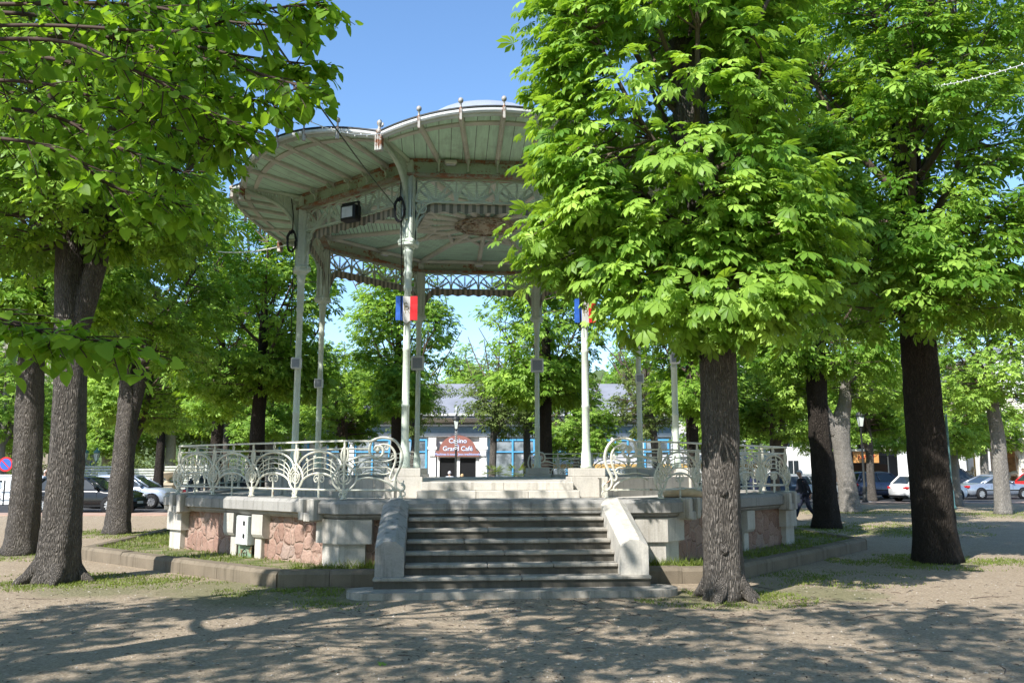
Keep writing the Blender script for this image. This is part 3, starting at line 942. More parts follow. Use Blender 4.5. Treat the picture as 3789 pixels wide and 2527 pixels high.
def bay(m, u0, u1, mp_, rg):
    w = u1-u0; uc = (u0+u1)/2
    def arch(za, zp, r, ins):
        pts = []
        for i in range(17):
            s = -1+2*i/16; pts.append((uc+s*(w/2-ins), za+(zp-za)*math.sqrt(max(0, 1-s*s*.995))))
        rl(m, pts, r, mp_)
    arch(.46, .80, .017, .03); arch(.38, .70, .0085, .14); arch(.35, .61, .0085, .17); arch(.32, .52, .0085, .19)
    arch(.15, .43, .017, .11)
    rl(m, [(uc, 0), (uc, .42)], .015, mp_)
    for s in (-1, 1):
        rl(m, [(uc, .41)]+spiral(uc+s*.075, .33, .075, .012, PI/2+s*.2, PI/2-s*2.6*PI, 16), .0095, mp_)
    for k, du in enumerate((-.33, -.16, .15, .32)):
        z0 = .40+.06*(k % 3); z1 = z0+.27-(.09 if abs(du) > .35 else 0)
        rl(m, [(uc+du, z0), (uc+du, z1)], .009, mp_, 4)
        rl(m, spiral(uc+du+.03*(1 if k % 2 else -1), z1, .03, .008, 0 if k % 2 == 0 else PI, 2.2*PI*(1 if k % 2 else -1), 9), .008, mp_, 4)
    rl(m, [(uc, .83), (uc+.03, .90), (uc, .965), (uc-.03, .90), (uc, .83)], .010, mp_)
def rails(m, u0, u1, mp_):
    m.box(u0, u1, -AR-.035, -AR+.035, 1.30+.955, 1.30+.985)
    rl(m, [(u0, .835), (u1, .835)], .014, mp_, 6); rl(m, [(u0, .15), (u1, .15)], .016, mp_, 6)
mpR = lambda u, z, d: (u, -AR+d, 1.30+z)
rg = random.Random(2)
m = MB()
rails(m, -HWR, HWR, mpR)
for k in range(4): bay(m, -HWR+k*HWR/2, -HWR+(k+1)*HWR/2, mpR, rg)
rail_me = m.mesh('railing', M['white_iron'])
for i in (1, 2, 3, 5, 6, 7):
    ro = place('railing', rail_me, B, (0, 0, 0), (0, 0, i*PI/4))
    for k in range(4):
        place('clef_ornament', clef_me, ro, (-HWR+k*HWR/2, -AR, 1.30))
def end_piece(sg):
    """from corner clef (u=0) towards the stair"""
    m = MB()
    u_of = lambda u: sg*(-HWR+u)
    mp_ = lambda u, z, d: (u_of(u), -AR+d, 1.30+z)
    S = 1/604.
    def L(pts, r, k=5): rl(m, spline([(x*S, z*S) for x, z in pts], k), r, mp_, 6)
    a, b = sorted((u_of(0), u_of(.46)))
    m.box(a, b, -AR-.035, -AR+.035, 2.255, 2.285)
    rl(m, [(0, .835), (.42, .835)], .014, mp_); rl(m, [(0, .15), (.95, .15)], .016, mp_)
    L([(270, 585), (330, 612), (410, 618), (500, 590), (560, 515), (582, 430), (575, 360), (545, 290), (515, 220), (510, 160), (530, 110), (570, 85), (600, 100), (605, 130), (590, 150), (575, 140)], .023)
    L([(270, 585), (250, 520), (255, 460), (290, 425), (340, 420), (380, 450), (385, 500), (360, 530), (320, 535), (300, 510), (315, 490)], .022)
    L([(330, 490), (345, 540), (400, 550), (460, 530), (505, 470), (515, 400), (500, 330), (470, 250), (460, 210), (480, 185), (505, 195)], .018)
    L([(400, 520), (420, 540), (440, 515), (420, 500), (410, 515)], .010)
    L([(30, 380), (100, 410), (200, 437), (290, 437)], .018)
    L([(60, 345), (130, 370), (250, 375), (400, 380), (480, 400), (505, 430), (480, 440), (470, 415)], .011)
    L([(100, 300), (200, 318), (330, 315), (430, 318), (480, 280), (455, 265), (445, 285)], .011)
    L([(120, 240), (250, 262), (400, 250), (470, 270)], .011)
    L([(125, 190), (220, 215), (330, 205), (430, 170), (490, 120), (485, 88), (460, 85), (455, 105)], .018)
    L([(510, 250), (540, 180), (590, 160), (600, 190)], .010)
    rl(m, [(.945, 0), (.945, .15)], .02, mp_)
    L([(570, 85), (610, 70), (615, 40), (590, 35)], .012)
    m.smooth = True
    p = mp_(330*S, 490*S, 0); m.ball(p, .04, 8, 5); p = mp_(.945, .0, 0); m.ball((p[0], p[1], p[2]+.02), .045, 8, 4)
    return m.mesh('railing', M['white_iron'])
ends = [end_piece(1), end_piece(-1)]
for rot in (0, PI):
    for me, sg in zip(ends, (1, -1)):
        ro = place('railing', me, B, (0, 0, 0), (0, 0, rot))
        if sg == 1: place('clef_ornament', clef_me, ro, (-HWR, -AR, 1.30))

# small spot lamps under the eave and lamps in the ceiling
m = MB(); m.box(-.13, .13, -.07, .07, -.05, .03, .02); m.m = 1; m.box(-.10, .10, -.05, .05, -.075, -.05, .01)
lamp_me = m.mesh('bulkhead_lamp', [M['rib'], M['head_lamp']])
for (x, y, z, r) in ((-.95, -A-.12, 7.98, 0), (0, A-.45, 7.86, 0), (-2.75, 2.75, 7.86, PI/4), (2.75, 2.75, 7.86, -PI/4)):
    place('bulkhead_lamp', lamp_me, B, (x, y, z), (0, 0, r))
# ------------------------------------------------------------------ trees
def palm(nl=5, droop=.42, fine=True):
    """palmate leaf template: petiole at the origin, blade towards +y, unit length"""
    vs = []; ts = []
    angs = {5: (-84, -43, 0, 43, 84), 7: (-104, -68, -33, 0, 33, 68, 104), 3: (-60, 0, 60)}[nl]
    for a in angs:
        ln = {0: 1.0, 33: .95, 43: .88, 60: .85, 68: .78, 84: .60, 104: .5}[abs(a)]
        a = math.radians(a); d = np.array((math.sin(a), math.cos(a))); p = np.array((d[1], -d[0]))
        b = len(vs)
        def pt(t, w, lift=0.0):
            q = d*ln*t + p*ln*w
            return (q[0], q[1], -droop*(ln*t)**2*1.0 + lift)
        if fine:
            vs += [pt(0.03, 0), pt(.40, 0), pt(.72, .0), pt(1, 0), pt(.42, -.105, .025), pt(.74, -.20, .035), pt(.42, .105, .025), pt(.74, .20, .035)]
            ts += [(b, b+1, b+4), (b, b+6, b+1), (b+1, b+2, b+5), (b+1, b+5, b+4), (b+1, b+6, b+7), (b+1, b+7, b+2), (b+2, b+3, b+5), (b+2, b+7, b+3)]
        else:
            vs += [pt(0.03, 0), pt(.66, -.19, .04), pt(1, 0), pt(.66, .19, .04)]
            ts += [(b, b+2, b+1), (b, b+3, b+2)]
    return np.array(vs, np.float32), np.array(ts, np.int32)

def heart():
    pr = [(0, 0), (.16, -.10), (.38, -.04), (.47, .18), (.42, .45), (.24, .74), (0, 1.0)]
    vs = []; ts = []
    mid = [(0, 0, 0), (0, .35, -.02), (0, .7, -.07), (0, 1.04, -.16)]
    for x, y in pr: vs.append((x, y, .05*abs(x)*2-.16*y*y))
    for x, y in pr[1:-1]: vs.append((-x, y, .05*abs(x)*2-.16*y*y))
    vs.append((0, .4, -.05)); c = len(vs)-1
    ring = [0, 1, 2, 3, 4, 5, 6, 11, 10, 9, 8, 7]
    for i in range(12): ts.append((c, ring[i], ring[(i+1) % 12]))
    return np.array(vs, np.float32), np.array(ts, np.int32)

def unit(a):
    return a/np.maximum(1e-9, np.linalg.norm(a, axis=-1, keepdims=True))

def leaves_mesh(name, tmpl, pos, d, nrm, size, tint, mat):
    tv, tt = tmpl
    y = unit(d); z = unit(nrm-y*(nrm*y).sum(1, keepdims=True)); x = np.cross(y, z)
    R = np.stack([x, y, z], 2)                         # columns
    v = np.einsum('nij,vj->nvi', R, tv)*size[:, None, None]+pos[:, None, :]
    nv = tv.shape[0]
    f = tt[None]+(np.arange(len(pos))*nv)[:, None, None]
    return np_mesh(name, v.reshape(-1, 3), f.reshape(-1, 3), mat, np.repeat(tint, nv))

def sample_ell(rng, ells, n, shell=.55):
    vol = np.array([e[3]*e[4]*e[5] for e in ells])**(2/3.); out = []
    ph = rng.random(6)*6.28
    while len(out) < n:
        e = ells[rng.choice(len(ells), p=vol/vol.sum())]
        q = unit(rng.normal(size=3)); r = shell+(1-shell)*rng.random()**.7
        if rng.random() < .22: r *= rng.random()**.4
        p = np.array(e[:3])+q*r*np.array(e[3:6])
        # uneven outline and holes
        w = math.sin(p[0]*1.9+ph[0])+math.sin(p[1]*2.1+ph[1])+math.sin(p[2]*1.7+ph[2])+.8*math.sin(p[0]*3.7+p[2]*2.9+ph[3])
        if w < -1.15: continue
        inside = sum(1 for g in ells if (((p-np.array(g[:3]))/np.array(g[3:6]))**2).sum() < .55)
        if inside and rng.random() < .6: continue
        out.append(p)
    return np.array(out)

def crown(name, rng, centers, axis_z, per, rc, size, tmpl, mat, droop=.45, up=1.0):
    K = len(centers); N = K*per
    c = np.repeat(centers, per, 0)
    o = centers.copy(); o[:, 2] = (o[:, 2]-axis_z)*.35; o = np.repeat(unit(o), per, 0)
    q = rng.normal(size=(N, 3)); q = unit(q)*(rng.random((N, 1))**.5)
    q *= np.array((1, 1, .62))
    rcl = np.repeat(rc*(.7+.6*rng.random(K)), per)[:, None]
    pos = c+q*rcl
    pos[:, 2] -= .12*rcl[:, 0]*(q[:, 0]**2+q[:, 1]**2)
    d = unit(q*np.array((1, 1, .5)))*1.0+o*.55+rng.normal(size=(N, 3))*.28; d[:, 2] -= droop
    n = np.zeros((N, 3)); n[:, 2] = up; n += o*.55+rng.normal(size=(N, 3))*.38
    s = size*(.55+.95*rng.random(N)**1.7)
    tint = np.repeat(rng.normal(.42, .19, K), per)+rng.normal(0, .19, N)+.12*q[:, 2]
    return leaves_mesh(name, tmpl, pos, d, n, s, np.clip(tint, 0, 1), mat)

def trunk_mesh(path, radii, mat, seed=0, nside=22, flare=.5, forks=(), ridges=.05, roots=False):
    """path: local points from the ground up; root flare with buttresses; forks: (pts, radii)"""
    rg = np.random.default_rng(seed)
    P = spline(path, 8); n = len(P)
    rr = np.interp(np.linspace(0, 1, n), np.linspace(0, 1, len(radii)), radii)
    a = np.linspace(0, 2*PI, nside, endpoint=False)
    ph = rg.random(5)*6.28
    rings = []
    for i, (x, y, z) in enumerate(P):
        fl = math.exp(-max(z, 0)/.28)
        r = rr[i]*(1+flare*fl*(.62+.5*np.maximum(0, np.sin(a*3+ph[0]))*np.abs(np.sin(a*1.0+ph[1]))+.35*np.sin(a*5+ph[2])*fl))
        r = r*(1+ridges*np.sin(a*2+ph[3]+z*.7)+ridges*.8*np.sin(a*5+ph[4]-z*.9)+ridges*.4*rg.normal(size=nside))
        rings.append([(x+r[k]*math.cos(a[k]), y+r[k]*math.sin(a[k]), z if i else -.05) for k in range(nside)])
    m = MB(); m.smooth = True
    m.loft(rings, True, True)
    for pts, rad in forks:
        q = spline(pts, 5)
        m.tube(q, list(np.interp(np.linspace(0, 1, len(q)), np.linspace(0, 1, len(rad)), rad)), 12)
    if roots:      # pruning scars and surface roots
        for k in range(5):
            z0 = .7+3.2*rg.random(); a0 = -PI/2+rg.normal()*.9; i0 = int(np.argmin([abs(q[2]-z0) for q in P])); r0 = rr[i0]
            cx_, cy_ = P[i0][0]+r0*.90*math.cos(a0), P[i0][1]+r0*.90*math.sin(a0); s0 = .035+.03*rg.random()
            m.ball((cx_, cy_, P[i0][2]), s0, 9, 6, 1.35)
        for k in range(5):
            a0 = rg.random()*.7+k*1.257; L0 = rr[0]*(.4+.6*rg.random()); b0 = a0+rg.normal()*.25
            q0 = [(P[0][0]+rr[0]*.55*math.cos(a0), P[0][1]+rr[0]*.55*math.sin(a0), .34), (P[0][0]+rr[0]*1.15*math.cos(a0), P[0][1]+rr[0]*1.15*math.sin(a0), .12),
                  (P[0][0]+rr[0]*1.5*math.cos(b0)+L0*.2*math.cos(b0), P[0][1]+rr[0]*1.5*math.sin(b0)+L0*.2*math.sin(b0), .03), (P[0][0]+rr[0]*1.5*math.cos(b0)+L0*.6*math.cos(b0), P[0][1]+rr[0]*1.5*math.sin(b0)+L0*.6*math.sin(b0), -.03)]
            q0 = spline(q0, 5); m.tube(q0, list(np.linspace(.14, .025, len(q0))*(rr[0]/.3)), 8)
    return m.mesh('trunk', mat)

def branches_mesh(rng, path, z0, z1, centers, mat, r0=.10, nl=9, twig_r=.012, reach=2.2):
    m = MB(); m.smooth = True
    P = np.array(path, float)
    def at(z):
        return np.array([np.interp(z, P[:, 2], P[:, 0]), np.interp(z, P[:, 2], P[:, 1]), z])
    limbs = []
    for k in range(nl):
        az = 2.4*k+rng.random()*.6; zs = z0+(z1-z0)*(k/nl)**.9
        b = at(min(zs, P[-1, 2])); ln = reach*(.7+.5*rng.random()); el = .35+.6*rng.random()
        dirv = np.array((math.cos(az)*math.cos(el), math.sin(az)*math.cos(el), math.sin(el)))
        pts = [b, b+dirv*ln*.35+np.array((0, 0, .05)), b+dirv*ln*.7+np.array((0, 0, .22*ln)), b+dirv*ln+np.array((0, 0, .5*ln))]
        q = spline(pts, 3); rad = np.linspace(r0*(1-.5*k/nl), r0*.22, len(q))
        m.tube(q, list(rad), 6, False); limbs += [np.array(p) for p in q]
    Lm = np.array(limbs)
    cand = np.vstack([Lm, [at(z) for z in np.linspace(z0, P[-1, 2], 8)]])
    for c in centers:
        dd = ((cand-c)**2).sum(1)+np.where(cand[:, 2] > c[2]+.1, 1.5, 0)
        j = np.argsort(dd)[rng.integers(0, 2)]
        s = cand[j]; e = np.array(c)
        mid = (s+e)/2+np.array((rng.normal()*.08, rng.normal()*.08, -.05+.1*rng.random()))*np.linalg.norm(e-s)
        m.tube([s, mid, e], [twig_r*1.7, twig_r*1.15, twig_r*.45], 4, False)
    return m.mesh('branches', mat)

PALM7 = palm(7, .50); PALM5 = palm(5, .45); PALM5L = palm(5, .40, False); PALM3 = palm(3, .35, False); HEART = heart()
TREES = []
def make_tree(name, label, x, y, path, radii, ells, K, per, size, seed, tmpl, mats=('bark', 'leaf'), forks=(), rc=.5, z0=None, hole=None,
              nl=10, r0=.09, group=None, axis_z=None, nside=22, flare=.30, cat='tree', bark2='twig', shell=.55, reach=2.2):
    rng = np.random.default_rng(seed)
    root = empty(name, (x, y, 0)); tag(root, label, cat, group)
    place('trunk', trunk_mesh(path, radii, M[mats[0]], seed, nside, flare, forks, .06, y < 15), root)
    C = sample_ell(rng, ells, K, shell)
    if hole is not None: C = np.array([c for c in C if not hole(c)])
    zlo = min(e[2]-e[5] for e in ells)
    place('branches', branches_mesh(rng, path, z0 or zlo+.4, path[-1][2], C, M[bark2], r0, nl, reach=reach), root)
    place('crown', crown('crown', rng, C, axis_z or zlo+1, per, rc, size, tmpl, M[mats[1]]), root)
    TREES.append(root)
    return root
GN = 'chestnut trees standing around the bandstand'
# T4, right of the steps
make_tree('chestnut_tree', 'leafy chestnut tree right of the front steps, its deep crown hiding the bandstand roof', 2.99, 12.37,
    [(0, 0, 0), (.0, 0, 1.2), (.02, 0, 2.4), (0, 0, 3.8), (-.10, 0, 5.5), (-.25, .05, 7.2), (-.32, .05, 8.3)], [.27, .258, .25, .245, .25, .27, .30],
    [(-.8, .1, 6.7, 1.8, 2.0, 2.9), (-.5, .2, 9.6, 1.75, 1.9, 2.2), (-2.0, -.5, 5.35, .8, 1.0, 1.15), (-1.95, -.2, 8.1, .65, 1, 1.6), (.95, -.5, 5.2, .85, 1.0, 1.0), (.1, -.4, 4.4, 1.35, 1.3, .85), (-1.1, -.5, 4.35, .95, .95, .7), (.75, .5, 8.9, .85, 1.2, 2.4)],
    400, 32, .18, 11, PALM7, rc=.50, group=GN, r0=.075, nl=16, z0=5.0,
    hole=lambda c: -.6 < c[0] < .3 and c[1] < .1 and 7.3 < c[2] < 8.2)
# T5, right
make_tree('chestnut_tree', 'broad dark chestnut trunk on the right lawn with the widest crown', 8.3, 17.13,
    [(.03, 0, 0), (0, 0, 1.5), (-.04, 0, 3.0), (-.06, 0, 4.6), (-.05, 0, 6.5), (0, 0, 9.0)], [.39, .36, .335, .33, .32, .25],
    [(0, 0, 7.9, 3.1, 2.9, 3.3), (-1.9, -.9, 5.7, 1.5, 1.3, 1.25), (1.9, -.7, 5.8, 1.6, 1.4, 1.2), (0, 0, 11, 3, 2.8, 2.4), (-.2, -1.4, 5.2, 1.5, 1.0, .8), (-2.3, .2, 9.4, 1.1, 1.3, 2.0), (-2.6, -.7, 7.4, 1.0, 1.1, 1.6)],
    640, 28, .20, 12, PALM5, rc=.56, group=GN, r0=.13, nl=16, z0=5.0, mats=('bark_dark', 'leaf'))
# T1, left front
make_tree('chestnut_tree', 'chestnut tree at the front left with a thick grey trunk forking under its crown', -7.37, 14.22,
    [(-.03, 0, 0), (0, 0, .8), (.01, 0, 1.6), (.0, 0, 2.6), (-.06, 0, 3.9), (-.13, 0, 4.8), (-.19, 0, 6.2), (-.2, 0, 8.5)], [.32, .305, .285, .272, .265, .25, .22, .16],
    [(-0.1, 0, 8.0, 2.45, 2.5, 2.8), (1.3, -.3, 6.3, 1.2, 1.2, 1.1), (-1.4, 0, 6.4, 1.5, 1.3, 1.1), (0, 0, 10.5, 2.5, 2.4, 2), (1.35, 0, 8.4, 1.0, 1.2, 1.2)],
    430, 28, .19, 13, PALM5, rc=.52, group=GN, r0=.10, nl=14, z0=5.6,
    forks=[([(-.04, 0, 3.9), (.16, -.02, 4.7), (.36, -.02, 5.7), (.6, 0, 7.4)], [.20, .185, .16, .10])])
# T2, far left
make_tree('chestnut_tree', 'chestnut tree with sunlit rough trunk at left edge, just behind the thick forked one', -10.46, 18.66,
    [(-.04, 0, 0), (0, 0, 1.2), (-.06, 0, 2.6), (-.14, 0, 4.2), (-.2, 0, 6.5), (-.2, 0, 8.0)], [.33, .28, .265, .255, .24, .2],
    [(0, 0, 7.4, 2.7, 2.6, 2.9), (1.2, -.5, 5.5, 1.4, 1.3, 1.0), (-1.2, -.3, 5.5, 1.4, 1.3, 1.0), (0, 0, 10, 2.5, 2.4, 2)],
    330, 26, .20, 14, PALM5, rc=.55, group=GN, nl=12, z0=4.9)
# T3
make_tree('chestnut_tree', 'bright barked chestnut left of the base, its trunk splitting in two above the cars', -11.03, 24.39,
    [(0, 0, 0), (.0, 0, 1.2), (.03, 0, 2.4), (.05, 0, 3.6), (-.05, 0, 4.8), (-.1, 0, 6.5)], [.31, .29, .275, .29, .19, .13],
    [(0.3, 0, 7.2, 2.4, 2.3, 2.6), (1.2, 0, 5.2, 1.3, 1.3, .9), (-1, 0, 5.3, 1.2, 1.2, .9), (.2, 0, 9.2, 2.2, 2.2, 1.8)],
    270, 26, .20, 15, PALM5L, rc=.55, group=GN, nl=10, z0=4.6,
    forks=[([(.1, 0, 3.0), (.3, 0, 4.0), (.5, 0, 5.4), (.7, 0, 7.0)], [.20, .19, .15, .09])])
# T6
make_tree('chestnut_tree', 'dark straight chestnut trunk just beyond the right corner of the base, in the shade', 9.62, 26.66,
    [(0, 0, 0), (0, 0, 1.5), (-.05, 0, 3.2), (-.05, 0, 5.0), (0, 0, 8)], [.37, .34, .325, .32, .2],
    [(0, 0, 7.2, 2.6, 2.5, 2.7), (-1.3, -.3, 5.6, 1.2, 1.2, .9), (1.2, -.3, 5.5, 1.3, 1.2, .9), (0, 0, 9.8, 2.4, 2.3, 1.8)],
    280, 26, .20, 16, PALM5L, rc=.55, group=GN, nl=10, z0=5.0, mats=('bark_dark', 'leaf'))
# T7 pale forked trunk
make_tree('lime_tree', 'pale grey forked trunk beside the black lamp post on the right', 14.11, 36.33,
    [(.05, 0, 0), (0, 0, 1.0), (-.15, 0, 2.4), (-.2, 0, 3.6), (.1, 0, 4.8), (.3, 0, 7.0)], [.40, .36, .34, .43, .28, .18],
    [(0, 0, 7.0, 3.0, 2.8, 2.7), (-1.8, 0, 5.3, 1.4, 1.3, .9), (1.7, 0, 5.2, 1.5, 1.3, 1.0), (0, 0, 9.4, 2.6, 2.4, 1.8)],
    240, 28, .19, 17, PALM5L, ('bark_pale', 'leaf_far'), rc=.6, nl=10, flare=.22, z0=4.8, bark2='bark_pale',
    forks=[([(-.3, 0, 3.2), (-.85, 0, 4.2), (-1.3, 0, 5.3), (-1.6, 0, 7.0)], [.30, .28, .24, .12])])
# T8
make_tree('lime_tree', 'slim lime tree with sunlit lower trunk in front of the silver saloon', 19.6, 34.63,
    [(0, 0, 0), (0, 0, 1.5), (0, 0, 3.2), (-.1, 0, 4.6), (0, 0, 7.0)], [.32, .27, .25, .22, .12],
    [(0, 0, 6.4, 2.9, 2.6, 2.2), (-1.7, -.4, 4.8, 1.3, 1.2, .9), (1.5, -.4, 4.6, 1.3, 1.2, .9), (0, 0, 8.5, 2.5, 2.3, 1.6)],
    240, 28, .19, 18, PALM5L, ('bark_pale', 'leaf_far'), rc=.6, nl=9, flare=.2, z0=4.4)

# ---- lime trees close to the camera: one reaches its boughs in from the left, two stand behind and only shade the path
def lime_bough(m, rng, pts, LP, LD, LN, LS, LT, trunk=None, dens=1.0, r0=.028):
    q = [np.array(p) for p in spline(pts, 9)]; n = len(q)
    m.tube(q, list(np.linspace(r0, .006, n)), 5, False)
    for i in range(3, n):
        if (i % 1): continue
        for s in range(3 if i > n*.25 else 1):
            if rng.random() > dens*(.85 if i > n*.3 else .6): continue
            t = unit(q[min(i+1, n-1)]-q[i-1]+1e-6)
            dr = unit(t*.65+rng.normal(size=3)*np.array((.6, .75, .38))+np.array((0, 0, -.16)))
            ln = (.16+.34*rng.random())*(1.0-.45*i/n)
            e1 = q[i]+dr*ln*.5; e2 = q[i]+dr*ln+np.array((0, 0, -.06*ln))
            m.tube([q[i], e1, e2], [.005, .004, .0022], 4, False)
            nl = int(4+4*rng.random())
            for k in range(nl):
                f = .25+.75*(k+.5)/nl
                p = q[i]*(1-f)+e2*f; sd = 1 if k % 2 else -1
                sidev = unit(np.cross(dr, np.array((0, 0, 1.0)))+1e-6)*sd
                ld = unit(dr*.55+sidev*.75+rng.normal(size=3)*.3+np.array((0, 0, -.55)))
                nn = np.array((0, 0, 1.0))+rng.normal(size=3)*.42
                LP.append(p+ld*.03); LD.append(ld); LN.append(nn); LS.append(.045+.055*rng.random()**1.3); LT.append(.45+rng.normal()*.2)
BOUGHS = [
    [(-6.3, 5.9, 4.9), (-3.47, 5.40, 4.78), (-2.20, 5.20, 4.63), (-1.62, 5.00, 4.66), (-1.18, 4.90, 4.65)],
    [(-6.3, 5.9, 4.7), (-3.65, 5.70, 4.83), (-2.58, 5.60, 4.79), (-1.81, 5.40, 4.56), (-1.31, 5.30, 4.45)],
    [(-6.3, 5.7, 4.5), (-3.20, 5.00, 4.47), (-2.32, 4.90, 4.22), (-1.87, 5.00, 3.98), (-1.75, 5.10, 3.92)],
    [(-6.3, 5.9, 5.1), (-3.73, 5.80, 5.10), (-2.88, 5.70, 4.86), (-1.88, 5.30, 4.45), (-1.24, 4.80, 4.06)],
    [(-6.3, 5.7, 4.4), (-3.37, 5.30, 4.34), (-2.45, 5.20, 4.06), (-1.88, 5.20, 3.87)],
    [(-6.3, 5.9, 4.4), (-3.54, 5.60, 4.28), (-2.77, 5.60, 4.02), (-2.22, 5.60, 3.81)],
    [(-6.3, 5.7, 4.1), (-3.27, 5.20, 3.90), (-2.53, 5.20, 3.58), (-2.12, 5.30, 3.49)],
    [(-6.3, 5.7, 4.7), (-3.51, 5.50, 4.63), (-2.41, 5.40, 4.34), (-1.87, 5.30, 4.22), (-1.39, 5.20, 4.14)],
    [(-6.3, 5.5, 3.6), (-4.4, 4.9, 3.0), (-2.95, 4.60, 2.67), (-2.66, 4.60, 2.58), (-2.34, 4.50, 2.50), (-2.03, 4.50, 2.45)],
    [(-6.3, 5.9, 5.2), (-3.61, 5.60, 5.05), (-2.64, 5.50, 4.99), (-1.93, 5.40, 4.81), (-1.41, 5.30, 4.72)]]
def lime(label, x, y, ells, K, per, seed, boughs=(), z=7.5, group='lime trees along the path'):
    rng = np.random.default_rng(seed)
    root = empty('lime_tree', (x, y, 0)); tag(root, label, 'tree', group)
    path = [(0, 0, 0), (.02, 0, 1.6), (.05, .05, 3.4), (.1, .1, 5.2), (.1, .1, z)]
    place('trunk', trunk_mesh(path, [.33, .29, .26, .22, .14], M['bark'], seed), root)
    C = sample_ell(rng, ells, K, .5)
    m = MB(); m.smooth = True
    LP, LD, LN, LS, LT = [], [], [], [], []
    off = np.array((x, y, 0))
    for bi, b in enumerate(boughs):
        q = [np.array(p)-off for p in b]
        lime_bough(m, rng, [tuple(p) for p in q], LP, LD, LN, LS, LT, r0=.020 if bi % 2 else .016, dens=.9 if bi != 8 else .75)
    if boughs: place('bough', m.mesh('bough', plain('lime_twig', (.075, .05, .04), .8)), root)
    place('branches', branches_mesh(rng, path, 4.2, z, C, M['twig'], .09, 11), root)
    if boughs:
        place('crown', leaves_mesh('crown', HEART, np.array(LP), np.array(LD), np.array(LN), np.array(LS), np.clip(np.array(LT), 0, 1), M['leaf_lime']), root)
    place('crown', crown('crown', rng, C, 6, per, .55, .17, HEART, M['leaf_lime']), root)
    return root
lime('young lime tree whose long thin boughs reach in over the sky at top left', -6.4, 5.8,
     [(-.4, 1.0, 9.3, 2.5, 2.3, 1.6), (-1.2, .6, 7.4, 1.6, 1.6, 1.2), (1.9, -1.2, 8.5, 1.6, 1.5, 1.0)], 200, 26, 31, BOUGHS)
lime('lime tree behind the viewpoint that dapples the sand in the right foreground', -1.3, -1.4,
     [(-.9, 2.5, 8.9, 2.8, 2.6, 1.6), (1.8, 3.8, 8.6, 2.3, 2.0, 1.2), (-.7, 4.2, 8.0, 1.8, 1.6, .9), (-.8, 4.9, 8.5, 2.0, 1.6, 1.0), (1.9, 4.2, 8.7, 1.8, 1.5, 1.0)], 115, 30, 32)
lime('lime tree left of the viewpoint that shades the sand in the left foreground', -8.3, -.4,
     [(0, 0, 8.6, 3.3, 3.2, 2.0), (1.4, 1.4, 7.4, 2.0, 2.0, 1.1)], 125, 30, 33)
lime('lime tree farther left of the viewpoint that darkens the sand by the left trunks', -12.3, 2.2,
     [(0, 0, 8.4, 3.0, 3.0, 2.0), (1.2, 1.0, 7.2, 1.8, 1.8, 1.1)], 120, 30, 34)

# ---- trees behind: a few kinds, copied
def proto(seed, ells, K, per, size, tmpl, bark, leaf, rad=.24, h=7.0, fork=False, rc=.55):
    rng = np.random.default_rng(seed)
    path = [(0, 0, 0), (.03, 0, 1.4), (.0, .02, 3.0), (.06, 0, 4.6), (.05, 0, h)]
    C = sample_ell(rng, ells, K, .5); zlo = min(e[2]-e[5] for e in ells)
    forks = [([(0, 0, 2.7), (.45, 0, 3.7), (.8, .1, 5.0), (1.0, .1, 6.4)], [rad*.75, rad*.65, rad*.5, rad*.25])] if fork else ()
    return (trunk_mesh(path, [rad*1.15, rad, rad*.92, rad*.8, rad*.4], M[bark], seed, 14, .45, forks),
            branches_mesh(rng, path, zlo+.5, h, C, M['twig'], .075, 9, .014),
            crown('crown', rng, C, zlo+1, per, rc, size, tmpl, M[leaf]))
PR = {
 'chestnut': proto(51, [(0, 0, 6.8, 2.4, 2.3, 2.7), (-1.2, 0, 4.7, 1.3, 1.3, .9), (1.2, .2, 4.9, 1.3, 1.2, 1.0), (0, 0, 8.8, 1.8, 1.8, 1.6)], 250, 30, .20, PALM5L, 'bark_dark', 'leaf', .25),
 'round': proto(52, [(0, 0, 6.2, 2.6, 2.5, 2.3), (-1.5, 0, 4.8, 1.4, 1.4, 1.0), (1.5, 0, 4.6, 1.5, 1.3, 1.0), (.3, 0, 7.9, 1.8, 1.8, 1.5)], 240, 30, .20, PALM5L, 'bark', 'leaf_far', .23, fork=True),
 'plane': proto(53, [(0, 0, 7.6, 3.2, 3.0, 3.4), (-1.6, 0, 5.0, 1.7, 1.6, 1.2), (1.7, 0, 5.4, 1.8, 1.6, 1.2)], 230, 28, .22, PALM3, 'bark_plane', 'leaf_olive', .34, fork=True, rc=.7),
 'small': proto(54, [(0, 0, 4.4, 1.6, 1.5, 1.6), (.8, 0, 3.6, .9, .9, .7), (-.8, 0, 3.7, .9, .9, .7), (0, 0, 5.9, 1.0, 1.0, .9)], 130, 24, .15, PALM3, 'bark', 'leaf_olive', .16, 5.5, True, .45),
 'low': proto(55, [(0, 0, 4.9, 2.7, 2.5, 1.9), (-1.6, 0, 3.6, 1.4, 1.3, .9), (1.5, 0, 3.4, 1.5, 1.3, .9), (.2, 0, 6.4, 1.8, 1.8, 1.2)], 240, 30, .19, PALM5L, 'bark_pale', 'leaf_far', .24, 6.0, True),
}
def bt(kind, name, label, x, y, s=1.0, rz=0.0, sz=None, group='trees behind the bandstand', tilt=0.0):
    root = empty(name, (x, y, 0), rz); tag(root, label, 'tree', group)
    root.scale = (s, s, sz or s); root.rotation_euler = (0, tilt, rz)
    for nm, me in zip(('trunk', 'branches', 'crown'), PR[kind]): place(nm, me, root)
    return root
bt('chestnut', 'chestnut_tree', 'dark trunked chestnut behind the left railing, its sunny top level with the roof edge', -8.5, 28.6, 1.06, .4)
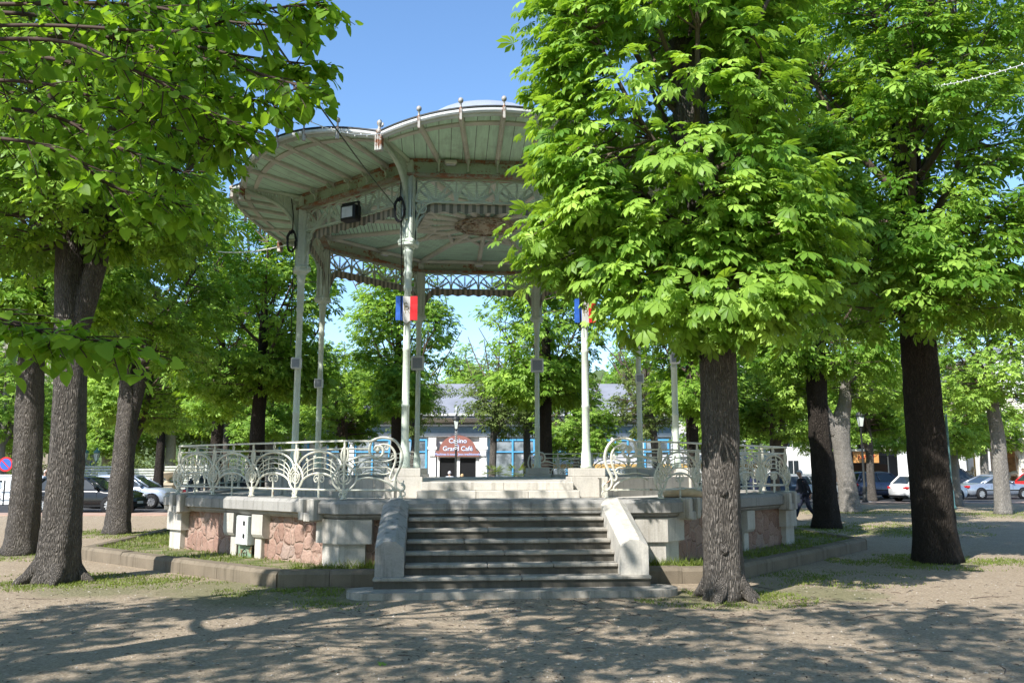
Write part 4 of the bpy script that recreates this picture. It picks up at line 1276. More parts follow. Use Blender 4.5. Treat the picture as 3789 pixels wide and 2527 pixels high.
bt('chestnut', 'chestnut_tree', 'reddish shaded trunk left of the darkest one behind the left railing', -11.5, 33.5, .98, 2.0)
bt('round', 'lime_tree', 'thin brown trunk standing right against the bright forked chestnut on the left', -15.4, 34.6, .95, 1.0)
bt('chestnut', 'chestnut_tree', 'slim dark tree on the far pavement between the silver hatchback and the slatted fence', -18.6, 45.5, 1.0, 3.0)
bt('plane', 'plane_tree', 'white barked plane tree behind the twin lantern on the left', -28.2, 60, 1.1, .5, group='plane trees beyond the fence')
bt('plane', 'plane_tree', 'white barked plane tree behind the stone urn', -23.4, 59, 1.05, 2.6, group='plane trees beyond the fence')
bt('round', 'lime_tree', 'small many stemmed tree between the two left columns of the stage', -7.9, 40.5, .82, 4.2)
bt('chestnut', 'chestnut_tree', 'dark chestnut trunk right behind the column with the tricolour flag', -4.65, 34.5, 1.02, 5.0)
bt('chestnut', 'chestnut_tree', 'dark chestnut trunk behind the rear right column, beside the wrought scroll', 1.35, 34.5, 1.14, .9)
bt('small', 'young_tree', 'young tree standing before the casino roof left of the brown sign', -5.7, 50.2, 1.35, 4.0)
bt('small', 'young_tree', 'young tree hiding the casino roof right of the leaning one', .9, 51.0, 1.4, 1.1)
bt('low', 'lime_tree', 'low yellow green tree with a pale trunk in front of the blue casino windows', 3.4, 45.0, .86, 2.2)
bt('small', 'young_tree', 'young leaning tree right beside the casino sign', -1.25, 49.0, 1.32, .3, tilt=.06)
bt('chestnut', 'chestnut_tree', 'dark chestnut directly behind the front right trunk', 7.3, 34.6, 1.05, 1.7)
bt('small', 'young_tree', 'leaning dark stemmed tree behind the right scroll of the railing', 7.5, 43.0, 1.25, 2.6, tilt=.12)
bt('round', 'lime_tree', 'slender forked tree rising over the right end of the railing', 11.8, 38.8, .86, 5.3)
bt('round', 'lime_tree', 'shaded tree behind the blue grey car', 20.2, 48.6, .95, 3.6)
bt('low', 'lime_tree', 'pale trunk standing behind the white hatchback, close to the broad dark trunk', 25.0, 53.5, 1.0, .2)
bt('low', 'lime_tree', 'crooked trunk leaning out behind the broad dark trunk on the right', 21.3, 41.5, .92, 4.4, tilt=-.10)
far = [(-44, 62, 'plane', 1.1, 'plane tree at the far left street corner'), (-37, 56, 'round', 1.25, 'round green tree behind the no parking sign'), (-33, 74, 'plane', 1.2, 'tall plane tree far behind the fence, left of the twin lantern'),
       (-20, 70, 'chestnut', 1.25, 'chestnut far behind the stone urn'), (-25, 82, 'plane', 1.3, 'olive green plane tree deep behind the slatted fence'), (-14.5, 58, 'round', 1.2, 'light green tree left of the casino wing'), (-13, 46, 'low', 1.15, 'spreading tree above the left railing bays'),
       (-18, 54, 'round', 1.1, 'bushy tree over the roof of the silver hatchback'), (14, 60, 'chestnut', 1.2, 'chestnut at the right end of the casino'), (16, 51, 'round', 1.0, 'sunny tree between the shaded trunk and the railing'), (30, 74, 'chestnut', 1.1, 'tree in front of the white house on the right'),
       (24, 66, 'low', 1.15, 'light green tree over the canopy kiosk'), (34, 62, 'low', 1.1, 'lime tree shading the carousel'), (41, 58, 'round', 1.15, 'round tree right of the carousel'), (12.5, 50, 'low', 1.0, 'low tree behind the walking man'), (-28, 47, 'low', 1.1, 'street tree behind the man in the white shirt'),
       (-31, 66, 'low', 1.3, 'low crowned tree behind the notice on the slatted fence'), (-22, 63, 'low', 1.2, 'low crowned tree over the stone urn wall'), (-16.5, 66, 'low', 1.3, 'low yellow green tree behind the left railing corner'), (-39, 70, 'low', 1.3, 'low tree beside the beige stone building'),
       (-10, 66, 'round', 1.2, 'tree behind the roof of the casino, left part'), (5.0, 76, 'round', 1.25, 'tree above the casino roof, right of the gap'), (10.5, 72, 'chestnut', 1.2, 'tree above the casino roof near its right end'), (-4, 86, 'round', 1.5, 'hazy tree in the gap above the casino sign'),
       (-30.5, 57, 'low', 1.0, 'low green tree straight behind the twin lantern'), (-25.8, 57, 'low', .95, 'low green tree between the two white plane trunks'), (-17.8, 60, 'low', 1.05, 'low green tree right of the stone urn'), (-36, 62, 'low', 1.1, 'low green tree left of the slatted fence'), (2, 88, 'round', 1.35, 'hazy tree far behind the casino turret')]
for i, (x, y, k, s, lb) in enumerate(far):
    bt(k, {'plane': 'plane_tree', 'round': 'lime_tree', 'chestnut': 'chestnut_tree', 'low': 'lime_tree'}[k], lb, x, y, s, i*1.3, group='far trees beyond the street')

around = [(-13, -4), (-5, -9), (4, -8), (12, -5), (13, 4), (15, 10), (-17, 2), (-10, -14), (0, -17), (10, -14), (20, 0)]  # unseen trees added beside and behind the camera to cut the sky light
for i, (x, y) in enumerate(around):
    bt('chestnut' if i % 2 else 'round', 'chestnut_tree' if i % 2 else 'lime_tree', 'unseen leafy park tree added beside or behind the viewpoint to darken the sky fill', x, y, 1.1+.1*(i % 3), i*.9, group='unseen park trees added round the viewpoint')

rng = np.random.default_rng(91)
r = empty('hedge', (-25, 55, 0)); tag(r, 'loose green hedge behind the slatted fence on the left', 'hedge')
C = np.c_[rng.uniform(-13, 11, 210), rng.uniform(-.7, .9, 210), rng.uniform(.3, 2.5, 210)+.4*np.sin(rng.uniform(0, 6, 210))]
place('foliage', crown('foliage', rng, C, 0, 26, .6, .24, PALM3, M['leaf_olive']), r)
# ------------------------------------------------------------------ casino behind the bandstand
def box_part(name, mat, parent, boxes, bev=0.0, rot=(0, 0, 0)):
    m = MB()
    for b in boxes: m.box(*b, bev=bev)
    return m.build(name, mat, parent, rot=rot)
BLUE = plain('blue_window_paint', (.10, .38, .66), .45, var=.08)
PALEB = plain('grey_blue_frieze', (.27, .36, .42), .6, var=.12)
CREAM = plain('cream_render', (.60, .565, .49), .8, var=.06, scale=2)
WHITE = plain('white_render', (.72, .72, .70), .7, var=.05, scale=2)
SLATE = stone_mat('pale_roof_sheet', (.24, .25, .28), (.16, .17, .19), .25, .1, .5)
curt = NT('curtained_glass'); v = curt.coord('Object', (1, 1, 1)); q = curt.noise(v, 1.2, 4)
wv = curt.n('ShaderNodeTexWave'); wv.inputs['Scale'].default_value = 5; wv.inputs['Distortion'].default_value = 2; curt.l(v, wv.inputs['Vector'])
cmx = curt.ramp(wv.outputs['Fac'], [(.2, (.20, .24, .27)), (.8, (.42, .46, .48))])
curt.bsdf(curt.mix(curt.ramp(q, [(.4, (0, 0, 0)), (.6, (1, 1, 1))]), cmx, (.09, .11, .12)), .12, 0, .6); M['curtain'] = curt.mat

CY = 58.0
K = empty('casino_building', (-3.66, CY, 0)); tag(K, 'long low casino with pale roof, blue window frames and a domed brown sign', 'building')
x0, x1 = -14.0, 14.5
box_part('wall', WHITE, K, [(x0, x1, .35, 8, 0, 4.75)])
box_part('frieze', PALEB, K, [(x0, x1, .18, .35, 4.15, 4.62)])
box_part('cornice', WHITE, K, [(x0, x1, .05, .35, 3.92, 4.15), (x0, x1, -.02, .35, 4.62, 4.74)])
m = MB(); m.smooth = False
prof = [(.35, 4.74), (.25, 4.78), (-.05, 4.90), (-.55, 5.12), (-.95, 5.18), (-.95, 5.30), (.35, 5.30)]
m.prism(prof, x0-.4, x1+.4, 'x'); m.build('eaves_cove', CREAM, K)
m = MB(); m.box(x0-.5, x1+.5, -1.06, -.93, 5.26, 5.42); m.build('gutter', WHITE, K)
m = MB(); m.box(x0-.5, x1+.5, -.955, -.90, 5.12, 5.25); m.build('fascia', plain('dark_grey_fascia', (.16, .18, .2)), K)
m = MB(); m.add([(x0-.5, -1.0, 5.42), (x1+.5, -1.0, 5.42), (x1-2, 4.2, 7.9), (x0+2, 4.2, 7.9), (x1+.5, 9.4, 5.42), (x0-.5, 9.4, 5.42)], [(0, 1, 2, 3), (3, 2, 4, 5), (1, 4, 2), (0, 3, 5)])
rf = m.build('roof', SLATE, K)
m = MB(); m.lathe([(.0, 0), (.28, 0), (.28, .12), (.18, .24), (.001, .27)], 12)
for vx in (4.6, 9.6, -8.0):
    m2 = MB(); m2.lathe([(.28, 0), (.28, .16), (.18, .26), (.001, .3)], 12, vx, .6); o = m2.build('roof_vent', M['dark_iron'], rf); o.location = (0, 0, 6.15)
# entrance: white pilasters, double door, domed sign
for sx in (-1, 1):
    box_part('pilaster', WHITE, K, [(sx*1.72-.26, sx*1.72+.26, -.02, .35, 0, 3.85), (sx*1.72-.32, sx*1.72+.32, -.07, .3, 3.05, 3.25), (sx*1.72-.2, sx*1.72+.2, -.1, .3, 2.6, 3.0)], .01)
dr = box_part('door', WHITE, K, [(-1.42, -1.22, .1, .35, 0, 2.62), (1.22, 1.42, .1, .35, 0, 2.62), (-.14, .14, .1, .35, 0, 2.62), (-1.42, 1.42, .12, .35, 2.50, 2.66)])
box_part('door_glass', M['black'], dr, [(-1.22, -.14, .2, .3, .02, 2.5), (.14, 1.22, .2, .3, .02, 2.5)])
BR = plain('brown_sign', (.29, .125, .10), .5, var=.06)
m = MB()
poly = [(1.46, 2.58), (1.46, 2.95)]+[(1.24*math.cos(a), 2.95+1.05*math.sin(a)) for a in [PI*i/24 for i in range(25)]]+[(-1.46, 2.95), (-1.46, 2.58)]
m.prism(poly, -.16, -.06, 'y'); sg = m.build('sign', BR, K)
def text(body, size, loc, mat, parent, rot=(PI/2, 0, 0), name='lettering', bold=0.0, sx=1.0):
    cu = bpy.data.curves.new('t', 'FONT'); cu.body = body; cu.size = size; cu.align_x = 'CENTER'; cu.align_y = 'CENTER'; cu.offset = bold; cu.extrude = .004; cu.resolution_u = 3
    o = bpy.data.objects.new('t', cu); COL.objects.link(o)
    dg = bpy.context.evaluated_depsgraph_get(); me = bpy.data.meshes.new_from_object(o.evaluated_get(dg)); bpy.data.objects.remove(o)
    me.materials.clear(); me.materials.append(mat)
    return place(name, me, parent, loc, rot, (sx, 1, 1))
WL = plain('white_letters', (.80, .86, .92), .5, var=.02); LB = plain('pale_blue_letters', (.45, .50, .78), .5, var=.02)
BE = plain('blue_letter_edge', (.10, .20, .42), .5)
for body, size, z, mat, b in (('Casino', .44, 3.62, WL, .0), ('du', .18, 3.34, LB, .004), ('Grand Café', .43, 3.10, WL, .0), ('Machines à sous - Jeux traditionnels', .212, 2.73, LB, .005)):
    if size > .3: text(body, size, (.015, -.166, z-.012), BE, sg, bold=b+.012)
    text(body, size, (0, -.175, z), mat, sg, bold=b)
# windows: blue frames with panes
def win(xa, xb, za=.25, zb=3.75, mull=2, tr=2.85):
    m = MB(); w = .11
    m.box(xa, xb, .18, .34, za, za+w); m.box(xa, xb, .18, .34, zb-w, zb)
    for i in range(mull+1):
        u = xa+(xb-xa-w)*i/mull; m.box(u, u+w, .155, .345, za+.0, zb)
    m.box(xa, xb, .17, .34, tr, tr+.09)
    f = m.build('window', BLUE, K)
    m = MB(); m.box(xa+.03, xb-.03, .25, .32, za+.02, zb-.02); m.build('pane', M['curtain'], f)
for a, b, n in ((-13.6, -10.6, 2), (-10.2, -7.4, 2), (-7.0, -4.6, 2), (-4.2, -2.1, 2), (2.2, 5.2, 2), (5.3, 7.4, 2), (7.9, 10.3, 2), (10.6, 12.4, 2), (12.6, 14.3, 1)):
    win(a, b, mull=n)
box_part('pillar', WHITE, K, [(7.45, 7.85, .1, .4, 0, 3.9), (10.32, 10.58, .1, .4, 0, 3.9), (-4.56, -4.22, .1, .4, 0, 3.9), (-7.38, -7.02, .1, .4, 0, 3.9)])
# terrace awning with market umbrellas edge
aw = empty('awning', (4.2, 52.4, 0)); tag(aw, 'grey canvas terrace awning with an ochre edge before the casino windows', 'awning')
m = MB(); m.add([(-3.6, 0, 2.05), (3.6, 0, 2.05), (3.6, 2.2, 2.62), (-3.6, 2.2, 2.62)], [(0, 1, 2, 3)]); m.build('canopy', plain('grey_canvas', (.42, .41, .40), .9, var=.25, scale=3), aw)
box_part('valance', plain('ochre_canvas', (.50, .33, .12), .9), aw, [(-3.6, 3.6, -.03, 0, 1.78, 2.06)])
for sx in (-3.5, 0, 3.5): box_part('post', WHITE, aw, [(sx-.04, sx+.04, .05, .13, 0, 2.04)])
aw2 = copy_tree(aw); aw2.location = (12.4, 51.6, 0); aw2['label'] = 'ochre edged terrace awning seen behind the right scroll railing'
# dwarf palms in front of the door
def palm_plant(x, y, h, label, seed):
    rg = np.random.default_rng(seed)
    r = empty('dwarf_palm', (x, y, 0)); tag(r, label, 'palm', 'dwarf palms on the casino terrace')
    m = MB(); m.smooth = True; m.tube([(0, 0, 0), (.03, 0, h*.5), (0, 0, h)], [.12, .1, .09], 8); m.build('trunk', M['bark'], r)
    P, D, N_, S, T = [], [], [], [], []
    for k in range(26):
        a = k*2.4; el = rg.random()*1.3-.15
        d = np.array((math.cos(a)*math.cos(el), math.sin(a)*math.cos(el), math.sin(el)))
        for j in range(11):
            b = (j-5)*.26; side = np.cross(d, (0, 0, 1.)); side /= np.linalg.norm(side)
            P.append(np.array((0, 0, h))+d*.42); D.append(d*math.cos(b)+side*math.sin(b)+np.array((0, 0, -.12))); N_.append(np.array((0, 0, 1.))+.2*rg.normal(size=3)); S.append(.42); T.append(.6+.25*rg.normal())
    tv = np.array([(0, 0, 0), (.045, .5, .02), (-.045, .5, .02), (0, 1, -.12)], np.float32); tt = np.array([(0, 1, 2), (1, 3, 2)], np.int32)
    place('frond', leaves_mesh('frond', (tv, tt), np.array(P), np.array(D), np.array(N_), np.array(S), np.clip(T, 0, 1), M['leaf_olive']), r)
palm_plant(.25, 45.5, 1.45, 'dwarf palm right of the casino door', 1); palm_plant(-1.0, 46.5, 1.4, 'smaller dwarf palm close to the casino door', 2); palm_plant(-6.0, 47, .9, 'dwarf palm left of the casino door', 3)

# ------------------------------------------------------------------ lamps, signs, street things
def lantern_head(m_frame, m_glass, z, s=1.0, x=0.0):
    m_frame.lathe([(.05*s, z), (.11*s, z+.04*s)], 8, x, 0)
    for k in range(4):
        a = PI/4+k*PI/2
        m_frame.tube([(x+.10*s*math.cos(a), .10*s*math.sin(a), z+.03*s), (x+.19*s*math.cos(a), .19*s*math.sin(a), z+.52*s)], .012*s, 4)
    m_frame.lathe([(.21*s, z+.52*s), (.22*s, z+.55*s), (.15*s, z+.68*s), (.05*s, z+.75*s), (.05*s, z+.8*s), (.02*s, z+.86*s), (.001, z+.9*s)], 8, x, 0)
    m_glass.loft([[(x+r*math.cos(PI/4+k*PI/2), r*math.sin(PI/4+k*PI/2), zz) for k in range(4)] for r, zz in ((.095*s, z+.04*s), (.18*s, z+.51*s))])
LG = plain('lamp_glass', (.62, .66, .60), .25, 0, .5, var=.05)
def lamp(x, y, label, mat, h=4.1, s=1.0, heads=(0.0,), name='street_lamp', rz=0):
    r = empty(name, (x, y, 0), rz); tag(r, label, 'lamp')
    m = MB(); m.smooth = True
    m.lathe([(.16, 0), (.16, .12), (.11, .18), (.10, .8), (.06, .9), (.055, h*.6), (.04, h-.05), (.06, h)], 12)
    for x_ in heads:
        if abs(x_) > .01: m.tube(spline([(0, 0, h-.25), (x_*.7, 0, h-.2), (x_, 0, h)], 5), .022, 5)
    m.build('post', mat, r)
    for x_ in heads:
        f = MB(); g = MB(); lantern_head(f, g, h, s, x_)
        fo = f.build('lantern', mat, r); g.build('glass', LG, fo)
    return r
lamp(18.5, 45.4, 'black lamp post with one lantern beside the pale forked trunk', M['dark_iron'], 3.95, 1.15)
lp = lamp(-3.0, 46.0, 'black lamp post in front of the casino sign, wound with white fairy lights', M['dark_iron'], 3.85, 1.0)
m = MB()
m.tube([(.062*math.cos(a), .062*math.sin(a), 2.75+a*.016) for a in [k*.55 for k in range(120)]], .02, 4)
m.build('fairy_lights', M['white_paint'], lp); m = MB(); m.tube([(0, .02*math.sin(k), 4.65+.055*k) for k in range(9)], .03, 4)
m.build('fairy_lights', M['white_paint'], lp)
GRN = plain('green_lamp_paint', (.10, .20, .17), .4)
lamp(-25.2, 51.5, 'green twin lantern rising over the slatted fence on the left', GRN, 2.2, .95, (-.34, .34), 'twin_lantern')
lamp(-21.7, 60, 'green lantern between the two white plane trunks', GRN, 2.5, .9)
lamp(19.6, 38.6, 'turquoise cast iron lamp post half hidden by the broad dark trunk on the right', plain('turquoise_paint', (.07, .15, .145), .4), 5.4, 1.1)
# no parking sign
r = empty('no_parking_sign', (-24.9, 42.4, 0)); tag(r, 'round blue and red no parking sign with a white plate below, left edge', 'sign')
m = MB(); m.tube([(0, .03, 0), (0, .03, 2.35)], .035, 8); m.build('post', M['dark_iron'], r)
def disc(rad, y0, y1, z, mat, nm, par):
    m = MB(); m.prism([(rad*math.cos(2*PI*k/32), z+rad*math.sin(2*PI*k/32)) for k in range(32)], y0, y1, 'y'); return m.build(nm, mat, par)
RED = plain('sign_red', (.62, .03, .035), .45, var=.04); SB = plain('sign_blue', (.04, .13, .46), .45, var=.04)
disc(.36, -.03, 0, 2.0, RED, 'red_rim', r); disc(.27, -.036, -.031, 2.0, SB, 'blue_field', r)
m = MB(); m.prism([(-.20, 2.16), (-.16, 2.20), (.20, 1.84), (.16, 1.80)], -.042, -.037, 'y'); m.build('red_bar', RED, r)
box_part('plate', M['white_paint'], r, [(-.42, .42, -.02, .01, 1.22, 1.50)])
m = MB()
for z, a, b in ((1.42, -.34, .34), (1.36, -.28, .22), (1.30, -.36, .3)): m.box(a, b, -.023, -.021, z-.012, z+.012)
m.build('small_print', M['dark_iron'], r)
# ticket machine, bollards
r = empty('ticket_machine', (-25.4, 43.6, 0)); tag(r, 'white post box shaped cabinet behind the no parking sign', 'cabinet')
box_part('cabinet', M['white_paint'], r, [(-.22, .22, -.18, .18, 0, 1.2)], .02); box_part('foot', M['white_paint'], r, [(-.3, .3, -.24, .24, 0, .14)], .02)
m = MB(); m.smooth = True; m.lathe([(.06, 0), (.06, .06), (.045, .1), (.045, .95), (.06, .98), (.05, 1.05), (.001, 1.09)], 10); bol = m.mesh('bollard', M['dark_iron'])
for i, (x, y, lb) in enumerate(((-24.2, 42.9, 'black bollard just right of the no parking sign'), (-26.6, 42.9, 'black bollard left of the no parking sign'))):
    tag(place('bollard', bol, None, (x, y, 0)), lb, 'bollard', 'bollards at the kerb')
r = empty('guard_rail', (-26.2, 43.3, 0)); tag(r, 'low white street guard rail behind the no parking sign', 'railing')
m = MB()
for z in (.35, .75): m.tube([(-2.2, 0, z), (1.6, 0, z)], .03, 6)
m.build('rail', M['white_paint'], r)
for x in (-2.2, -.3, 1.6):
    m = MB(); m.tube([(x, 0, 0), (x, 0, .95)], .035, 6); m.build('post', M['white_paint'], r)
# slatted fence on the left
r = empty('slatted_fence', (-25.6, 50.6, .13)); tag(r, 'pale grey wooden fence of horizontal slats behind the parked cars on the left', 'fence')
FN = plain('grey_wood', (.46, .47, .43), .8, var=.2)
for k, (a, b) in enumerate(((-.2, 2.2), (2.3, 4.7), (5.2, 7.6), (7.7, 9.6))):
    m = MB(); n = 11 if k != 1 else 10
    for i in range(n): m.box(a, b, -.02, .02, .15+i*.155, .15+i*.155+.105)
    m.build('slat_panel', FN, r)
    box_part('post', FN, r, [(a-.10, a-.002, -.06, .06, 0, 1.95)])
box_part('notice', M['grey_box'], r, [(1.35, 1.9, -.05, -.025, 1.0, 1.45)])
# stone urn on a wall
r = empty('stone_urn', (-20.1, 50.4, 0)); tag(r, 'sandstone urn on a low pedestal at the left end of the railing', 'urn')
SS = stone_mat('sandstone', (.56, .47, .34), (.25, .2, .13), .3, .2)
m = MB(); m.smooth = True; m.lathe([(.18, .95), (.2, 1.0), (.09, 1.1), (.10, 1.2), (.35, 1.38), (.55, 1.5), (.57, 1.58), (.5, 1.6), (.001, 1.5)], 20); m.build('bowl', SS, r)
box_part('pedestal', SS, r, [(-.45, .45, -.4, .4, 0, .82), (-.55, .55, -.5, .5, .82, .95)], .02)
r = empty('garden_wall', (-19.6, 51.2, 0)); tag(r, 'low cream garden wall behind the stone urn', 'wall')
box_part('wall', CREAM, r, [(-1.6, 5, -.15, .15, 0, .8)]); box_part('coping', SS, r, [(-1.65, 5.05, -.22, .22, .8, .92)], .02)
# buildings far left and right
def house(name, label, x, y, w, d, h, wall, roofm, wins, storeys=3, rz=0.0, shutter=None, roofh=1.6):
    r = empty(name, (x, y, 0), rz); tag(r, label, 'building')
    box_part('wall', wall, r, [(-w/2, w/2, 0, d, 0, h)])
    box_part('cornice', wall, r, [(-w/2-.25, w/2+.25, -.25, .0, h-.35, h)])
    m = MB(); m.add([(-w/2-.3, -.3, h), (w/2+.3, -.3, h), (w/2+.3, d+.3, h), (-w/2-.3, d+.3, h), (-w/2+2, d/2, h+roofh), (w/2-2, d/2, h+roofh)], [(0, 1, 5, 4), (1, 2, 5), (2, 3, 4, 5), (3, 0, 4)])
    m.build('roof', roofm, r)
    sh = h/storeys
    for s_ in range(storeys):
        for i in range(wins):
            u = -w/2+w*(i+.5)/wins
            m = MB(); m.box(u-.62, u+.62, -.06, .0, s_*sh+.75, s_*sh+2.65); f = m.build('window', WHITE, r)
            m = MB(); m.box(u-.5, u-.03, -.075, -.062, s_*sh+.87, s_*sh+2.53); m.box(u+.03, u+.5, -.075, -.062, s_*sh+.87, s_*sh+2.53); m.build('pane', M['glass'], f)
            if shutter:
                m = MB(); m.box(u-1.05, u-.64, -.05, .0, s_*sh+.75, s_*sh+2.65); m.box(u+.64, u+1.05, -.05, .0, s_*sh+.75, s_*sh+2.65); m.build('shutters', shutter, r)
    return r
house('stone_building', 'beige stone building with pilasters at the far left edge', -46, 66, 20, 10, 13, stone_mat('beige_ashlar', (.40, .35, .29), (.25, .21, .17), .3, .1), SLATE, 5, 4, .1)
house('white_house', 'bright white house showing between the leaves above the kiosk on the right', 33, 84, 22, 10, 12, WHITE, SLATE, 6, 4, -.05, plain('grey_shutter', (.5, .53, .55)))
house('white_house', 'cream white house behind the carousel at the right edge', 56, 80, 20, 10, 12.5, WHITE, SLATE, 5, 4, -.1, plain('green_shutter', (.25, .33, .3)))
house('pale_house', 'pale house far behind the walking man', 16, 88, 14, 9, 8.5, CREAM, SLATE, 4, 3, 0)
house('long_pavilion', 'low white pavilion behind the right railing', 15.5, 68, 9, 6, 3.2, WHITE, SLATE, 3, 1, 0, roofh=1.2)
# kiosk with a canopy
r = empty('canopy_kiosk', (28.0, 66, 0)); tag(r, 'cream kiosk with a pale metal canopy, lace woodwork and a dark shop front', 'kiosk')
box_part('shop_front', plain('dark_shop', (.03, .034, .045), .4), r, [(-3.4, 4, .6, 3.4, 0, 3.4)])
f = box_part('fascia_board', plain('slate_blue_board', (.09, .11, .14), .5), r, [(-3.4, 4.0, .45, .6, 2.75, 3.3)])
box_part('shop_name', WL, f, [(-1.6, -.1, .43, .448, 2.92, 3.1)])
for dx in (-.3, 1.0, -1.9): box_part('door_frame', WHITE, r, [(dx, dx+.08, .5, .6, 0, 2.7)])
m = MB(); m.add([(-3.6, -1.8, 4.35), (4.6, -1.8, 4.35), (3.2, 2.0, 5.7), (-2.2, 2.0, 5.7), (4.6, 5.8, 4.35), (-3.6, 5.8, 4.35)], [(0, 1, 2, 3), (3, 2, 4, 5), (1, 4, 2), (0, 3, 5)]); m.build('canopy_roof', SLATE, r)
box_part('canopy_edge', CREAM, r, [(-3.6, 4.6, -1.8, -1.6, 4.05, 4.34), (-3.6, -3.4, -1.6, 3, 4.05, 4.34)])
m = MB()
for k in range(14): m.tube([(-3.0+.5*k+.24*math.cos(a), -1.7, 3.82+.17*math.sin(a)) for a in [2*PI*i/10 for i in range(11)]], .035, 4)
m.build('lace_trim', CREAM, r)
for x in (-2.9, 4.2):
    m = MB(); m.smooth = True; m.lathe([(.2, 0), (.2, .3), (.11, .4), (.10, 2.9), (.17, 3.0), (.17, 3.2)], 10, x, -1.7)
    m.smooth = False; m.tube(spline([(x, -1.7, 3.1), (x+.2, -1.7, 3.7), (x+.8, -1.7, 4.05)], 4), .07, 5); m.build('column', WHITE, r)
# white poster stand with a heart
r = empty('poster_stand', (28.6, 60.5, 0)); tag(r, 'tall white poster panel with a red header and a pale heart', 'poster')
box_part('panel', M['white_paint'], r, [(-1.5, 1.9, -.06, .06, .4, 3.75)])
for x in (-1.3, 1.7): box_part('foot', M['steel'], r, [(x-.05, x+.05, -.05, .05, 0, .4)])
box_part('red_header', RED, r, [(-.55, .55, -.075, -.062, 3.30, 3.62)])
hp = []
for k in range(40):
    t_ = 2*PI*k/40; hp.append((.034*16*math.sin(t_)**3, 2.45+.034*(13*math.cos(t_)-5*math.cos(2*t_)-2*math.cos(3*t_)-math.cos(4*t_))))
m = MB(); m.prism(hp, -.072, -.062, 'y'); m.build('heart', plain('pale_grey_print', (.60, .58, .60), .6), r)
m = MB()
for k in range(4): m.ball((-.42+.28*k, -.07, 3.12-.05*(k % 2)), .09, 8, 4)
m.build('red_print', plain('dark_red_print', (.4, .12, .12)), r)
# orange shop stall
r = empty('snack_stall', (26.4, 64, 0)); tag(r, 'snack stall with an orange sign board behind the pale trunk', 'stall')
box_part('counter', plain('stall_brown', (.22, .12, .06)), r, [(-2.5, 2.2, 0, 2, 0, 1.1)]); box_part('back', plain('stall_dark', (.05, .03, .02)), r, [(-2.5, 2.2, 1.6, 2, 1.1, 2.1)])
sb_ = box_part('sign_board', plain('orange_board', (.55, .27, .09), .5, var=.1), r, [(-1.1, .75, -.3, -.15, 2.2, 3.0)])
m = MB()
m.tube([(-.8+.11*k, -.32, 2.48+.26*(k % 2)) for k in range(12)], .03, 4)
m.build('lettering', RED, sb_)
box_part('roof', CREAM, r, [(-2.8, 2.5, -.5, 2.2, 3.05, 3.2)])
# carousel
r = empty('carousel', (38.5, 66, 0)); tag(r, 'cream carousel with scalloped canopy and tied back curtains behind the parked cars', 'carousel')
CC = plain('carousel_cream', (.70, .64, .52), .6, var=.12, scale=3); CW = plain('carousel_white', (.78, .75, .73), .6, var=.07)
R_ = 5.2
m = MB(); m.lathe([(R_, 0), (R_, .45)], 24); m.build('platform', plain('carousel_platform', (.3, .18, .1)), r)
m = MB(); m.lathe([(1.6, .45), (1.6, 3.9)], 12); m.build('core', plain('carousel_panels', (.42, .23, .10), .5, var=.6, scale=2), r)
m = MB()
n = 96
top = [(R_*math.cos(2*PI*i/n), R_*math.sin(2*PI*i/n), 5.0+.35*abs(math.sin(8*2*PI*i/n))) for i in range(n)]
bot = [(R_*1.03*math.cos(2*PI*i/n), R_*1.03*math.sin(2*PI*i/n), 3.95-.22*abs(math.sin(12*2*PI*i/n))) for i in range(n)]
m.loft([bot, top], True, False); m.build('scalloped_rim', CW, r)
m = MB(); m.lathe([(R_*.99, 4.9), (.5, 6.9), (.3, 7.2), (.001, 7.6)], 24); m.build('canopy', CC, r)
for k in range(12):
    a = 2*PI*k/12+.1; x, y = R_*.93*math.cos(a), R_*.93*math.sin(a)
    if k % 2 == 0:
        m = MB(); m.smooth = True
        rings = []
        for z, rr in ((.5, .42), (1.5, .34), (2.3, .26), (2.5, .25), (3.1, .45), (3.9, 1.0)):
            rings.append([(x+rr*(1+.15*math.sin(6*b))*math.cos(b), y+rr*(1+.15*math.sin(6*b))*math.sin(b), z) for b in [2*PI*i/24 for i in range(24)]])
        m.loft(rings); m.build('curtain', CC, r)
    else:
        m = MB(); m.lathe([(.07, .45), (.07, 3.95)], 8, x, y); m.build('pole', plain('brass', (.5, .36, .14), .3, .7), r)
for k in range(7):
    a = -PI/2+(k-3)*.5; x, y = R_*.72*math.cos(a), R_*.72*math.sin(a)
    m = MB(); m.smooth = True; m.mat = Matrix.Translation((x, y, 0)) @ Matrix.Rotation(a+PI/2, 4, 'Z')
    m.tube([(-.55, 0, 1.35), (-.2, 0, 1.42), (.25, 0, 1.4), (.5, 0, 1.5)], [.13, .2, .2, .12], 8); m.tube([(.42, 0, 1.5), (.62, 0, 1.85), (.85, 0, 1.75)], [.12, .09, .05], 8)
    for lx, fx in ((-.45, -.6), (.4, .6)): m.tube([(lx, .08, 1.35), (fx, .08, 1.0), (fx-.12, .08, .8)], [.07, .05, .03], 6); m.tube([(lx, -.08, 1.35), (fx+.1, -.08, 1.0), (fx, -.08, .8)], [.07, .05, .03], 6)
    m.tube([(0, 0, .45), (0, 0, 3.9)], .025, 6)
    m.build('carousel_horse', CW if k % 2 else CC, r)

